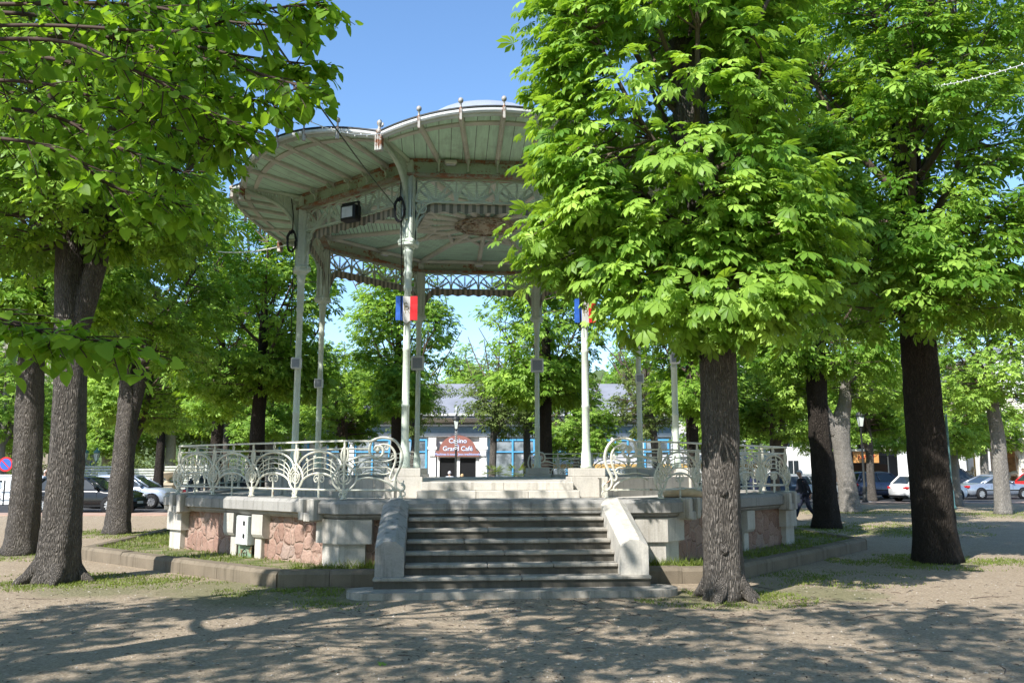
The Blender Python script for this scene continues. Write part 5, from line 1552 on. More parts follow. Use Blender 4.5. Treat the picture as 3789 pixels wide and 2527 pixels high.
# ------------------------------------------------------------------ things on the bandstand
def w(p): return (B.matrix_world if False else Matrix.Translation((BC[0], BC[1], 0)) @ Matrix.Rotation(YAW, 4, 'Z')) @ Vector(p)
colp = [Vector((RV*math.cos(-PI/2-PI/8+k*PI/4), RV*math.sin(-PI/2-PI/8+k*PI/4), 0)) for k in range(8)]
FB = plain('flag_blue', (.02, .10, .42), .6, var=.05); FW = plain('flag_white', (.50, .49, .46), .6, var=.04); FR = plain('flag_red', (.62, .025, .03), .6, var=.05)
GOLD = plain('gold_letters', (.22, .17, .07), .5)
def flag(k, label, rz=0.0):
    p = w(colp[k]+Vector((0, 0, 0))); d = Vector((0, -1, 0))
    r = empty('flag_shield', (p.x, p.y-.10, 4.70), rz); tag(r, label, 'flag', 'tricolour shields on the front columns')
    for nm, mat, a, b in (('blue_band', FB, -.215, -.07), ('white_band', FW, -.07, .07), ('red_band', FR, .07, .215)):
        m = MB(); n = 5
        vs = []; 
        for i in range(n+1):
            u = a+(b-a)*i/n
            for z in (0, .16, .32, .48): vs.append((u, -.015-.03*math.cos(u*5)-.012*math.sin(z*9+u*14), z if z else -.07*max(0, 1-abs(u)/.09)))
        m.add(vs, [(i*4+j, (i+1)*4+j, (i+1)*4+j+1, i*4+j+1) for i in range(n) for j in range(3)]); m.build(nm, mat, r)
    text('R', .24, (.018, -.055, .20), GOLD, r, bold=-.006, sx=.8); text('F', .24, (-.02, -.06, .26), GOLD, r, bold=-.006, sx=.8)
    m = MB(); m.tube([(-.215, -.005, .485), (.215, -.005, .485)], .008, 4); m.build('batten', M['dark_iron'], r)
flag(0, 'blue white red shield with gold RF monogram on the front left column'); flag(1, 'blue white red shield half hidden by chestnut leaves on the front right column', .1)
# floodlight on the left front face, with yoke
p = w(Matrix.Rotation(7*PI/4, 4, 'Z') @ Vector((.30, -A-.30, 7.02)))
r = empty('floodlight', tuple(p), YAW+7*PI/4+.2); tag(r, 'black square floodlight clamped under the left eave', 'floodlight')
box_part('housing', M['black'], r, [(-.19, .19, -.12, .12, -.06, .28)], .02); box_part('lens', M['head_lamp'], r, [(-.14, .14, -.128, -.121, .0, .23)])
box_part('yoke', M['black'], r, [(-.22, -.20, -.03, .03, .05, .33), (.20, .22, -.03, .03, .05, .33), (-.22, .22, -.03, .03, .33, .35)])
# loudspeakers strapped to rear columns and small ones at the sides
for k, z, lb in ((4, 4.65, 'grey loudspeaker box on the rear right column'), (5, 4.68, 'grey loudspeaker box on the rear left column'), (7, 4.0, 'small white box strapped to the left front column'), (2, 4.2, 'small white box strapped to the right front column'), (3, 4.1, 'small grey box strapped to the right rear column'), (6, 3.9, 'small grey box strapped to the left rear column')):
    p = w(colp[k]); s = 1.0 if k in (4, 5) else .6
    r = empty('loudspeaker', (p.x, p.y-.12, z)); tag(r, lb, 'loudspeaker', 'boxes strapped to the columns')
    box_part('case', M['grey_box'], r, [(-.19*s, .19*s, -.14*s, .03, 0, .42*s)], .02)
    box_part('grille', M['zinc'], r, [(-.14*s, .14*s, -.145*s, -.141*s, .05*s, .36*s)])
    m = MB()
    for zz in (.08*s, .34*s): m.tube([(.10*math.cos(a), .12+.10*math.sin(a), zz) for a in [2*PI*i/14 for i in range(15)]], .01, 4)
    m.build('strap', M['black'], r)
# cable coils and black cables
def coil(p, label):
    m = MB(); rg = random.Random(3)
    for j in range(7):
        m.tube([(p[0]+(.14+rg.uniform(-.03, .03))*math.cos(a)*.7, p[1]-.03+rg.uniform(-.02, .02)+.02*math.sin(a+j), p[2]+(.24+rg.uniform(-.04, .04))*math.sin(a)) for a in [2*PI*i/18 for i in range(19)]], .014, 5)
    m.tube([(p[0], p[1]-.02, p[2]+.15), (p[0]+.02, p[1]-.02, p[2]+.6), (p[0]-.04, p[1]-.03, p[2]+1.0)], .012, 5)
    m.tube([(p[0]+.05, p[1]-.02, p[2]-.2), (p[0]+.06, p[1]+.0, p[2]-1.6), (p[0]+.07, p[1], p[2]-2.4)], .010, 5)
    tag(m.build('cable_coil', M['black']), label, 'cable', 'black cable coils on the columns')
pc = w(colp[0]); coil((pc.x-.17, pc.y-.17, 6.93), 'black cable coil hung on the front left pier')
pc = w(colp[7]); coil((pc.x-.20, pc.y-.17, 6.90), 'black cable coil hung on the left corner pier')
pc = w(colp[1]); coil((pc.x-.17, pc.y-.17, 6.93), 'black cable coil behind the leaves on the front right pier')
def wire(name, label, pts, r, mat, bulbs=0, sag=.1, cat='cable'):
    a, b = Vector(pts[0]), Vector(pts[1]); n = 24
    P = [a.lerp(b, i/n)-Vector((0, 0, sag*4*(i/n)*(1-i/n))) for i in range(n+1)]
    if not bulbs:
        m = MB(); m.tube(P, r, 5); return tag(m.build(name, mat), label, cat)
    root = empty(name, tuple(a)); tag(root, label, cat, 'strings of small white bulbs')
    m = MB(); m.tube([p-a for p in P], r, 4); m.build('cord', mat, root)
    m = MB(); m.lathe([(.001, -.05), (.012, -.045), (.014, -.02), (.008, 0), (.001, .005)], 6); bm_ = m.mesh('bulb', M['white_paint'])
    for k in range(bulbs):
        t = (k+.5)/bulbs; q = P[int(t*n)].lerp(P[min(n, int(t*n)+1)], t*n-int(t*n))-a
        place('bulb', bm_, root, tuple(q), (0, 0 if k % 2 else PI*.9, 0), (.6, .6, .6))
    return root
wire('overhead_cable', 'thin black cable slanting down from the lime boughs to the bandstand', [(-1.66, 5.4, 4.75), (-2.36, 16.5, 7.03)], .009, M['black'], 0, .05)
wire('light_string', 'string of small white bulbs running to the tip of the front left eave', [(-2.3, 8.0, 5.35), (-2.42, 15.4, 8.1)], .006, M['white_paint'], 13, .15, 'light string')
wire('light_string', 'pale light string leading left from the corner pier of the bandstand', [(-7.79, 22.0, 7.48), (-5.14, 18.9, 6.84)], .014, M['white_paint'], 12, .08, 'light string')
wire('light_string', 'white bulb string crossing the crown at the right edge', [(7.81, 15.0, 8.83), (5.99, 9.0, 6.38)], .006, M['white_paint'], 26, .05, 'light string')
# electric cabinet in the base recess
p = w(Matrix.Rotation(7*PI/4, 4, 'Z') @ Vector((0, -AW-.05, 0)))
r = empty('electric_cabinet', (p.x, p.y, 0), YAW+7*PI/4); tag(r, 'white electric cabinet with two black locks in the base recess left of the steps', 'cabinet')
box_part('case', M['grey_box'], r, [(-.16, .20, -.14, .03, .42, .95)], .012)
box_part('door', M['grey_box'], r, [(-.145, .185, -.152, -.141, .435, .935)], .006)
for z in (.55, .78): box_part('lock', M['black'], r, [(.09, .14, -.168, -.153, z, z+.08)], .008)
r = empty('metal_plate', (p.x, p.y, 0), YAW+7*PI/4); tag(r, 'rusty plate with a green painted spiral under the electric cabinet', 'plate')
box_part('plate', rust_paint('painted_plate', (.25, .36, .24), amount=.5), r, [(-.20, .22, -.05, -.03, .05, .40)])
m = MB(); m.tube([(x, -.055, z) for x, z in spiral(.02, .26, .01, .10, 0, 3.2*PI, 22)], .009, 4); m.build('painted_spiral', M['black'], r)
# something pale lying on the terrace right of the clef
m = MB(); m.smooth = True; q = b2w(2.9, -5.9, 1.30)
m.tube(spline([(q.x, q.y, q.z+.05), (q.x+.3, q.y+.05, q.z+.09), (q.x+.6, q.y+.1, q.z+.06), (q.x+.9, q.y+.12, q.z+.04)], 4), [.05, .06, .08, .09, .09, .09, .08, .08, .07, .06, .05, .04, .02], 8)
tag(m.build('rolled_cloth', plain('tan_cloth', (.55, .42, .27), .9)), 'tan bundle lying on the terrace behind the right scroll railing', 'bundle')

# kerb around the lawn
inn = [(-2.03, -7.32), (-3.5, -7.25), (-8.2, -2.75), (-8.2, 3), (-3.6, 7.4), (3.6, 7.4), (8.4, 3), (8.4, -2.1), (3.5, -7.25), (2.03, -7.32)]
r = empty('lawn_kerb', (BC[0], BC[1], 0), YAW); tag(r, 'low worn stone kerb edging the lawn around the bandstand', 'kerb')
rg = random.Random(6)
for (ax, ay), (bx, by) in zip(inn, inn[1:]):
    a = Vector((ax, ay)); b = Vector((bx, by)); ln = (b-a).length; d = (b-a)/ln; nrm = Vector((-d.y, d.x))
    n = max(1, round(ln/(1.5 if ln > 2 else .75)))
    for k in range(n):
        p = a+d*(ln*k/n); ang = math.atan2(d.y, d.x)
        m = MB(); jit = rg.uniform(-.01, .01)
        prof = [(-.15, -.02), (.13, -.02), (.13, .19+jit), (.09, .245+jit), (-.11, .25+jit), (-.15, .21+jit)]
        m.prism(prof, .004, ln/n-.004 if k < n-1 else ln/n+.05, 'x')
        m.build('kerb_stone', M['curbstone'], r, loc=(p.x, p.y, 0), rot=(0, 0, ang))
poly = [Vector((x, y)) for x, y in inn]
m = MB(); m.prism([(x, y) for x, y in inn], .0, .205)
LB_ = NT('lawn_soil'); v = LB_.coord(); n1 = LB_.noise(v, 3, 5); n2 = LB_.noise(v, 40, 4)
LB_.bsdf(LB_.mix(LB_.ramp(n1, [(.4, (0, 0, 0)), (.62, (1, 1, 1))]), LB_.ramp(n2, [(.3, (.05, .075, .02)), (.7, (.15, .17, .06))]), (.25, .21, .14)), .95, 0, .1)
tag(m.build('lawn', LB_.mat, None, (BC[0], BC[1], 0), (0, 0, YAW)), kind='structure')
# ------------------------------------------------------------------ cars
def car(name, label, x, y, rz, color, L=4.2, Wd=1.76, Ht=1.48, kind='hatch', metal=0.0, plate='plate', group='cars parked along the street', handle=True):
    """nose towards local +x"""
    r = empty(name, (x, y, .004), rz); tag(r, label, 'car', group)
    paint = paint_mat('car_paint', color, metal)
    h = L/2; bt = .74*Wd/2
    # side profile of the body below the windows (x, z) front to back top line
    belt = .98*Ht/1.48 if kind != 'van' else 1.12
    hood = {'hatch': (.27, .86), 'estate': (.25, .84), 'saloon': (.30, .83), 'suv': (.26, .98), 'van': (.17, 1.05)}[kind]
    xh = h-hood[0]*L*.98           # base of the windscreen
    tl = {'hatch': .06, 'estate': .03, 'saloon': .22, 'suv': .05, 'van': .02}[kind]
    xt = -h+tl*L                   # base of the rear window
    N = 25; rings = []
    for i in range(N):
        t = i/(N-1); xx = h-L*t
        # plan taper and top height
        e = 1-abs(2*t-1)**7; wy = (Wd/2)*(.80+.20*e**.6)
        f = min(1.0, max(0.0, (h-xx)/(hood[0]*L)))
        if xx > xh: top = .60+(hood[1]+.06-.60)*min(1, f*2.2)**.5*(.86+.14*f)
        elif xx > xt: top = belt
        else: top = belt-.02-(.10 if kind == 'saloon' else .04)*((xt-xx)/max(.05, (xt+h)))
        if i == 0: top = .56
        if i == N-1: top = belt-.14
        bot = .22 if 0 < i < N-1 else .34
        mid = .52
        yy = wy
        rings.append([(xx, -yy*.90, bot), (xx, -yy, bot+.12), (xx, -yy*1.0, mid), (xx, -yy*.985, top-.14), (xx, -yy*.93, top-.035), (xx, -yy*.80, top), (xx, 0, top+.015),
                      (xx, yy*.80, top), (xx, yy*.93, top-.035), (xx, yy*.985, top-.14), (xx, yy, mid), (xx, yy, bot+.12), (xx, yy*.90, bot)])
    m = MB(); m.smooth = True; m.loft(rings, True, True); body = m.build('body', paint, r)
    # cabin: roof shell and window band
    rake_f = {'hatch': .72, 'estate': .70, 'saloon': .82, 'suv': .62, 'van': .85}[kind]; rake_r = {'hatch': .42, 'estate': .26, 'saloon': .95, 'suv': .36, 'van': .12}[kind]
    xr0 = xh-rake_f; xr1 = xt+rake_r
    wb = Wd/2*.90; wt_ = Wd/2*.70
    zb = belt-.03; zt2 = Ht-.10
    low = [(xh, 0), (xt, 0)]
    m = MB(); m.smooth = False
    cab_b = [(xh+.05, -wb*.86), (xh-.18, -wb), (xt+.14, -wb), (xt-.02, -wb*.9), (xt-.02, wb*.9), (xt+.14, wb), (xh-.18, wb), (xh+.05, wb*.86)]
    cab_t = [(xr0+.03, -wt_*.9), (xr0-.10, -wt_), (xr1+.08, -wt_), (xr1, -wt_*.92), (xr1, wt_*.92), (xr1+.08, wt_), (xr0-.10, wt_), (xr0+.03, wt_*.9)]
    m.loft([[(a, b, zb) for a, b in cab_b], [(a, b, zt2) for a, b in cab_t]], True, False)
    m.build('windows', M['glass'], r)
    m = MB(); m.smooth = True
    def sc(P, k, z): 
        cx_ = (xr0+xr1)/2
        return [((a-cx_)*k+cx_, b*k, z) for a, b in P]
    m.loft([sc(cab_t, 1.035, zt2-.035), sc(cab_t, 1.03, zt2+.01), sc(cab_t, .93, Ht-.035), sc(cab_t, .6, Ht), sc(cab_t, .2, Ht+.005)], True, True)
    # pillars
    def lerp3(i, f): return Vector((cab_b[i][0]+(cab_t[i][0]-cab_b[i][0])*f, cab_b[i][1]+(cab_t[i][1]-cab_b[i][1])*f, zb+(zt2-zb)*f))
    for i in (0, 1, 2, 3, 4, 5, 6, 7):
        wd = .035 if i in (0, 1, 6, 7) else (.055 if kind != 'estate' else .05)
        m.tube([lerp3(i, -.02)*1.003, lerp3(i, .5)*1.003, lerp3(i, 1.0)*1.003], wd, 6)
    xm = (xh+xt)/2-.05
    for s in (-1, 1):
        m.tube([(xm, s*wb*1.0, zb), ((xm+(xr0+xr1)/2)/2, s*(wb+wt_)/2*1.005, (zb+zt2)/2), ((xr0+xr1)/2, s*wt_*1.0, zt2)], .04, 5)
        if kind in ('estate', 'suv', 'van'):
            q = xt+.75
            m.tube([(q, s*wb, zb), (q*.97, s*wt_*1.01, zt2)], .045, 5)
    m.build('roof', paint, r)
    for s in (-1, 1):
        # sills, door lines, handles, mirrors
        dn = MB()
        for q in (xh-.22, xm, xt+.55): dn.box(q-.006, q+.006, s*Wd/2*.992-.004, s*Wd/2*.992+.004, .34, belt-.14)
        dn.box(-h+.75, h-.75, s*Wd/2-.012, s*Wd/2+.012, .50, .56) if kind != 'hatch' else dn.box(-h+.95, h-.95, s*Wd/2-.02, s*Wd/2+.006, .26, .32)
        dn.build('side_trim', M['black'], r)
        mr = MB(); mr.smooth = True; mr.box(xh-.30, xh-.16, min(s*wb, s*(wb+.2)), max(s*wb, s*(wb+.2)), belt-.02, belt+.12, .04); mr.build('wing_mirror', paint, r)
        hl = MB(); hl.box(xm+.10, xm+.26, s*Wd/2*.99-.015, s*Wd/2*.99+.02, belt-.22, belt-.19, .008); hl.box(xm-.95, xm-.80, s*Wd/2*.99-.015, s*Wd/2*.99+.02, belt-.22, belt-.19, .008); hl.build('door_handle', paint, r)
        # lamps
        tlm = MB(); zt_l = belt-.30
        tlm.box(-h-.005, -h+.20, min(s*Wd*.28, s*Wd*.455), max(s*Wd*.28, s*Wd*.455), zt_l, zt_l+.15, .03); tlm.build('tail_light', M['red_lamp'], r)
        hm = MB(); hm.box(h-.30, h-.04, min(s*Wd*.27, s*Wd*.445), max(s*Wd*.27, s*Wd*.445), .58, .72, .04); hm.build('headlight', M['head_lamp'], r)
    box_part('number_plate', M[plate], r, [(-h-.012, -h+.02, -.26, .26, .52 if kind != 'saloon' else .44, .63 if kind != 'saloon' else .55)])
    box_part('number_plate', M['plate'], r, [(h-.04, h+.012, -.26, .26, .36, .46)])
    box_part('bumper', M['black'], r, [(-h-.02, -h+.25, -Wd*.42, Wd*.42, .24, .36)], .03); box_part('bumper', M['black'], r, [(h-.2, h+.02, -Wd*.38, Wd*.38, .22, .34)], .03)
    # wheels
    wr = .315 if kind != 'suv' else .35
    m = MB(); m.smooth = True
    m.mat = Matrix.Rotation(PI/2, 4, 'X')
    m.lathe([(wr*.62, -.10), (wr*.9, -.105), (wr, -.07), (wr, .07), (wr*.9, .105), (wr*.62, .10)], 24, cap=False); tyre = m.mesh('tyre', M['tyre'])
    m = MB(); m.mat = Matrix.Rotation(PI/2, 4, 'X')
    m.lathe([(wr*.64, -.085), (wr*.60, .06), (.001, .06)], 24, cap=False); m.smooth = False
    for k in range(9):
        a = 2*PI*k/9; c_, s_ = math.cos(a), math.sin(a)
        m.prism([(c_*.03-s_*.02, s_*.03+c_*.02), (c_*.03+s_*.02, s_*.03-c_*.02), (c_*wr*.62+s_*.028, s_*wr*.62-c_*.028), (c_*wr*.62-s_*.028, s_*wr*.62+c_*.028)], .06, .088)
    rim = m.mesh('rim', M['rim'])
    m = MB(); m.mat = Matrix.Rotation(PI/2, 4, 'X'); m.lathe([(wr*.97, .012), (wr*1.15, .012), (wr*1.17, -.01)], 24, cap=False); arch = m.mesh('wheel_arch', M['black'])
    for wx in (h-.80*L/4.2, -h+.78*L/4.2):
        for s in (-1, 1):
            wo = place('wheel', tyre, r, (wx, s*(Wd/2-.05), wr), (0, 0, 0 if s < 0 else PI))
            place('rim', rim, wo)
            place('wheel_arch', arch, r, (wx, s*(Wd/2), wr+.02), (0, 0, 0 if s < 0 else PI))
    return r
car('parked_car', 'white hatchback with red tail light between the lamp post and the broad dark trunk', 22.95, 47.75, .25, (.80, .80, .80), 4.0, 1.72, 1.47)
car('parked_car', 'silver grey estate car with a sloping bonnet parked behind the pale trunk', 16.1, 46.0, .14, (.42, .43, .43), 4.15, 1.70, 1.50, 'estate', .5)
car('parked_car', 'slate blue compact car with a long red tail light behind the lamp post', 21.9, 51.8, .30, (.085, .10, .155), 4.4, 1.80, 1.60, 'suv', .4)
car('parked_car', 'silver saloon with a yellow number plate behind the slim lime tree', 28.6, 51.6, .20, (.36, .40, .46), 4.55, 1.77, 1.43, 'saloon', .55, 'plate_y')
car('parked_van', 'dark grey people carrier behind the silver saloon', 29.0, 57.6, .12, (.055, .06, .07), 4.6, 1.85, 1.85, 'van', .3)
car('parked_car', 'bright red car at the right edge of the street', 34.6, 55.6, .16, (.55, .02, .018), 4.2, 1.75, 1.50)
car('parked_car', 'black car standing between the forked trunk and the bright chestnut on the left', -17.75, 36.2, -.03, (.008, .009, .010), 4.5, 1.78, 1.47, 'hatch')
car('parked_car', 'silver blue five door hatchback at the left end of the base', -17.5, 39.9, -.02, (.47, .52, .60), 4.1, 1.72, 1.52, 'hatch', .45)
car('parked_car', 'dark car whose roof shows behind the left corner of the railing', -12.7, 39.6, .05, (.02, .021, .025), 4.2, 1.74, 1.50, 'estate')
car('parked_car', 'dark blue car with a red tail light behind the right railing', 12.9, 44.0, .3, (.02, .03, .06), 4.2, 1.74, 1.46, 'hatch')
car('parked_van', 'white van at the far left edge behind the cabinet', -29.6, 47.5, .0, (.75, .76, .76), 4.8, 1.95, 2.0, 'van')

# ------------------------------------------------------------------ people
SKIN = plain('skin', (.42, .25, .18), .6, var=.06)
def skin_obj(name, verts, edges, radii, mat, parent, root=0, sub=1):
    me = bpy.data.meshes.new(name); me.from_pydata(verts, edges, []); o = bpy.data.objects.new(name, me); COL.objects.link(o)
    sk = o.modifiers.new('s', 'SKIN')
    for i, rr in enumerate(radii):
        d = me.skin_vertices[0].data[i]; d.radius = rr if isinstance(rr, tuple) else (rr, rr); d.use_root = (i == root)
    ss = o.modifiers.new('u', 'SUBSURF'); ss.levels = sub; ss.render_levels = sub
    dg = bpy.context.evaluated_depsgraph_get(); nm = bpy.data.meshes.new_from_object(o.evaluated_get(dg)); bpy.data.objects.remove(o)
    nm.materials.clear(); nm.materials.append(mat); nm.polygons.foreach_set('use_smooth', [True]*len(nm.polygons)); nm.name = name
    return place(name, nm, parent)
def person(label, x, y, rz, top, legs, hair, shoes=(.02, .02, .02), Ht=1.74, stride=.30, arms=(.25, -.25), lean=.0, bald=False, seated=False, z=0.0, group=None):
    """faces local -y; stride along y"""
    r = empty('person', (x, y, z), rz); tag(r, label, 'person', group)
    s = Ht/1.74
    TM, LM, HM, SM = plain('cloth', top, .85, var=.15), plain('trousers', legs, .85, var=.15), plain('hair', hair, .8, var=.2), plain('shoe', shoes, .5)
    hp = .90 if not seated else .47
    sy = -lean
    if seated: kn = [(-.12, -.42, .47), (.12, -.42, .47)]; an = [(-.12, -.44, .08), (.12, -.40, .08)]; toe = [(-.13, -.60, .04), (.13, -.56, .04)]
    else:
        kn = [(-.09, -stride*.62, .49), (.09, stride*.30, .47)]; an = [(-.09, -stride*1.05, .085), (.09, stride*1.25, .13)]; toe = [(-.10, -stride*1.05-.20, .04), (.10, stride*1.25-.15, .035)]
    up = hp
    neck = (0, sy-.02, up+.60); chest = (0, sy*.7, up+.42); waist = (0, sy*.3, up+.18); pel = (0, 0, up+.02); head = (0, sy-.06, up+.76)
    sh = [(-.19, sy*.9, up+.53), (.19, sy*.9, up+.53)]
    el = [(-.24, sy-.25*arms[0]+.03, up+.26), (.24, sy-.25*arms[1]+.03, up+.26)]
    wr = [(-.23, sy-.75*arms[0]-.04, up+.04), (.23, sy-.75*arms[1]-.04, up+.04)]
    S_ = lambda L_: [tuple(c*s for c in p) for p in L_]
    hipj = [(-.09, 0, up-.02), (.09, 0, up-.02)]
    # one continuous body with head, five fingers on each hand
    vs = [pel, waist, chest, neck, (0, sy-.035, up+.66), (0, sy-.05, up+.73), (0, sy-.06, up+.80)]; ed = [(0, 1), (1, 2), (2, 3), (3, 4), (4, 5), (5, 6)]; rd = [.12, .115, .13, .055, .055, .082, .075]
    for k in (0, 1):
        b = len(vs); vs += [sh[k], el[k], wr[k], tuple(Vector(wr[k])+Vector((0, -.02, -.07)))]; ed += [(2, b), (b, b+1), (b+1, b+2), (b+2, b+3)]; rd += [.065, .045, .028, .030]
        for f in range(5):
            q = Vector(wr[k])+Vector(((f-2)*.013*(1 if k else -1), -.02-.008*f, -.10)); t_ = q+Vector((0, -.015, -.055-.012*(2-abs(f-2))))
            if f == 4: q = Vector(wr[k])+Vector((0, -.05, -.04)); t_ = q+Vector((0, -.025, -.045))
            c = len(vs); vs += [tuple(q), tuple(t_)]; ed += [(b+3, c), (c, c+1)]; rd += [.010, .007]
        b = len(vs); vs += [hipj[k], kn[k], an[k], toe[k]]; ed += [(0, b), (b, b+1), (b+1, b+2), (b+2, b+3)]; rd += [.085, .055, .038, .03]
    skin_obj('body', S_(vs), ed, [q*s for q in rd], SKIN, r)
    # face
    hc = Vector((0, sy-.06, up+.775))*s
    m = MB(); m.smooth = True
    m.ball(hc, .094*s, 14, 10, 1.22); m.ball(hc+Vector((0, -.098, -.01))*s, .018*s, 8, 6, 1.4); m.ball(hc+Vector((-.092, .0, -.005))*s, .022*s, 8, 6, 1.4); m.ball(hc+Vector((.092, 0, -.005))*s, .022*s, 8, 6, 1.4)
    m.build('face', SKIN, r)
    m = MB(); m.smooth = True
    for e in (-.035, .035): m.ball(hc+Vector((e, -.086, .018))*s, .011*s, 6, 4)
    m.build('eyes', M['black'], r)
    m = MB(); m.box(hc.x-.025*s, hc.x+.025*s, hc.y-.094*s, hc.y-.08*s, hc.z-.056*s, hc.z-.046*s, .003); m.build('mouth', plain('lips', (.3, .11, .1)), r)
    m = MB(); m.smooth = True
    n1, n2 = 16, 8; vv = []
    for j in range(n2+1):
        for i in range(n1):
            th = (PI*.62)*j/n2; a = 2*PI*i/n1
            cut = 1.0 if math.sin(a) > -.3 else .60
            th *= cut; rr = .103*s*(.93 if bald else 1)
            vv.append((hc.x+rr*math.sin(th)*math.cos(a), hc.y+rr*math.sin(th)*math.sin(a)*1.04+.008*s, hc.z+rr*1.2*math.cos(th)))
    m.add(vv, [(j*n1+i, j*n1+(i+1) % n1, (j+1)*n1+(i+1) % n1, (j+1)*n1+i) for j in range(n2) for i in range(n1)]); m.build('hair', HM, r)
    # clothes
    vs = [(0, 0, up-.10), waist, chest, (0, sy, up+.54)]; ed = [(0, 1), (1, 2), (2, 3)]; rd = [(.175, .125), (.165, .125), (.185, .135), (.09, .085)]
    for k in (0, 1):
        b = len(vs); vs += [sh[k], el[k], tuple(Vector(el[k]).lerp(Vector(wr[k]), .93))]; ed += [(2, b), (b, b+1), (b+1, b+2)]; rd += [.085, .064, .048]
    skin_obj('jacket', S_(vs), ed, [tuple(c*s for c in q) if isinstance(q, tuple) else q*s for q in rd], TM, r, 1)
    vs = [(0, 0, up)]; ed = []; rd = [(.165, .125)]
    for k in (0, 1):
        b = len(vs); vs += [hipj[k], kn[k], tuple(Vector(kn[k]).lerp(Vector(an[k]), .92))]; ed += [(0, b), (b, b+1), (b+1, b+2)]; rd += [.105, .080, .068]
    skin_obj('trousers', S_(vs), ed, [tuple(c*s for c in q) if isinstance(q, tuple) else q*s for q in rd], LM, r)
    for k in (0, 1):
        m = MB(); m.smooth = True
        a, t_ = Vector(an[k])*s, Vector(toe[k])*s
        m.tube([a+Vector((0, .05, -.03))*s, a+Vector((0, -.02, -.045))*s, t_], [.05*s, .055*s, .035*s], 8); m.build('shoe', SM, r)
    return r
person('grey haired man in dark jacket striding left past the right corner of the base', 10.2, 30.2, -PI/2+.2, (.012, .014, .022), (.014, .018, .035), (.45, .45, .45), Ht=1.70, stride=.33, arms=(.15, -.35), lean=.10)
person('grey haired person in dark blue seen through the right end of the railing', 9.35, 33.2, .4, (.015, .02, .05), (.02, .02, .03), (.5, .48, .45), Ht=1.70, stride=.1)
person('person in a beige top seen through the right railing bays', 8.6, 34.0, -.3, (.40, .34, .26), (.2, .19, .17), (.40, .32, .22), Ht=1.68, stride=.12)
person('bald man in a white shirt with a shoulder strap, half hidden by the forked trunk', -22.9, 42.3, PI/2, (.66, .70, .78), (.40, .35, .27), (.55, .5, .46), Ht=1.70, stride=.25, bald=True)
person('fair haired woman walking just left of the man in the white shirt', -23.6, 42.6, PI/2, (.16, .13, .08), (.28, .22, .15), (.45, .27, .12), Ht=1.55, stride=.2)
person('dark haired person in white beside the carousel at the right edge', 35.5, 60.0, .3, (.7, .7, .7), (.1, .1, .12), (.015, .012, .01), Ht=1.75, stride=.1)
person('dark haired passer by among the cars behind the walking man', 14.2, 52.5, .8, (.25, .05, .04), (.05, .05, .07), (.02, .015, .012), Ht=1.75, stride=.2)
person('seated guest with grey hair at the casino door', -3.62, 50.0, PI, (.6, .62, .66), (.1, .1, .12), (.5, .5, .52), seated=True, Ht=1.74, z=.28)
person('seated guest with fair hair right of the lamp post at the casino door', -2.9, 50.5, PI+.4, (.3, .2, .15), (.1, .1, .1), (.5, .34, .18), seated=True, Ht=1.74, z=.12)
for x, y, z, lb in ((-3.62, 50.0, .28, 'cafe chair under the grey haired guest'), (-2.9, 50.5, .12, 'cafe chair under the fair haired guest')):
    r = empty('cafe_chair', (x, y, 0), PI); tag(r, lb, 'chair')
    box_part('seat', M['dark_iron'], r, [(-.22, .22, -.2, .22, z+.33, z+.37)]); box_part('backrest', M['dark_iron'], r, [(-.22, .22, .2, .23, z+.37, z+.8)])
    for sx in (-.19, .17):
        for sy in (-.18, .18): box_part('leg', M['dark_iron'], r, [(sx, sx+.025, sy, sy+.025, 0, z+.33)])
# ------------------------------------------------------------------ grass and litter
rng = np.random.default_rng(77)
def in_poly(p, poly):
    x, y = p[:, 0], p[:, 1]; c = np.zeros(len(p), bool); n = len(poly)
    for i in range(n):
        x1, y1 = poly[i]; x2, y2 = poly[(i+1) % n]
        k = ((y1 > y) != (y2 > y)) & (x < (x2-x1)*(y-y1)/(y2-y1+1e-12)+x1); c ^= k
    return c
def nz2(p, s, ph=0.0):
    return (np.sin(p[:, 0]*s+ph)+np.sin(p[:, 1]*s*1.13+ph*2)+np.sin((p[:, 0]+p[:, 1])*s*.71+ph*3)+np.sin((p[:, 0]-p[:, 1])*s*1.61+ph))/4
G = []
# lawn between kerb and base (bandstand frame)
q = rng.uniform((-8.4, -7.6), (8.6, 4), (90000, 2))
ok = in_poly(q, [(x*.985, y*.985) for x, y in inn]) & ~in_poly(q, [(a[0], a[1]) for a in octo(6.52, 0)])
q = q[ok]; d = nz2(q, 2.3, .7)+.35*nz2(q, 9, 2)
q = q[rng.random(len(q)) < np.clip(.55+.9*d, .06, 1)]
c, s = math.cos(YAW), math.sin(YAW)
G.append((np.c_[BC[0]+q[:, 0]*c-q[:, 1]*s, BC[1]+q[:, 0]*s+q[:, 1]*c, np.full(len(q), .2)], .085))
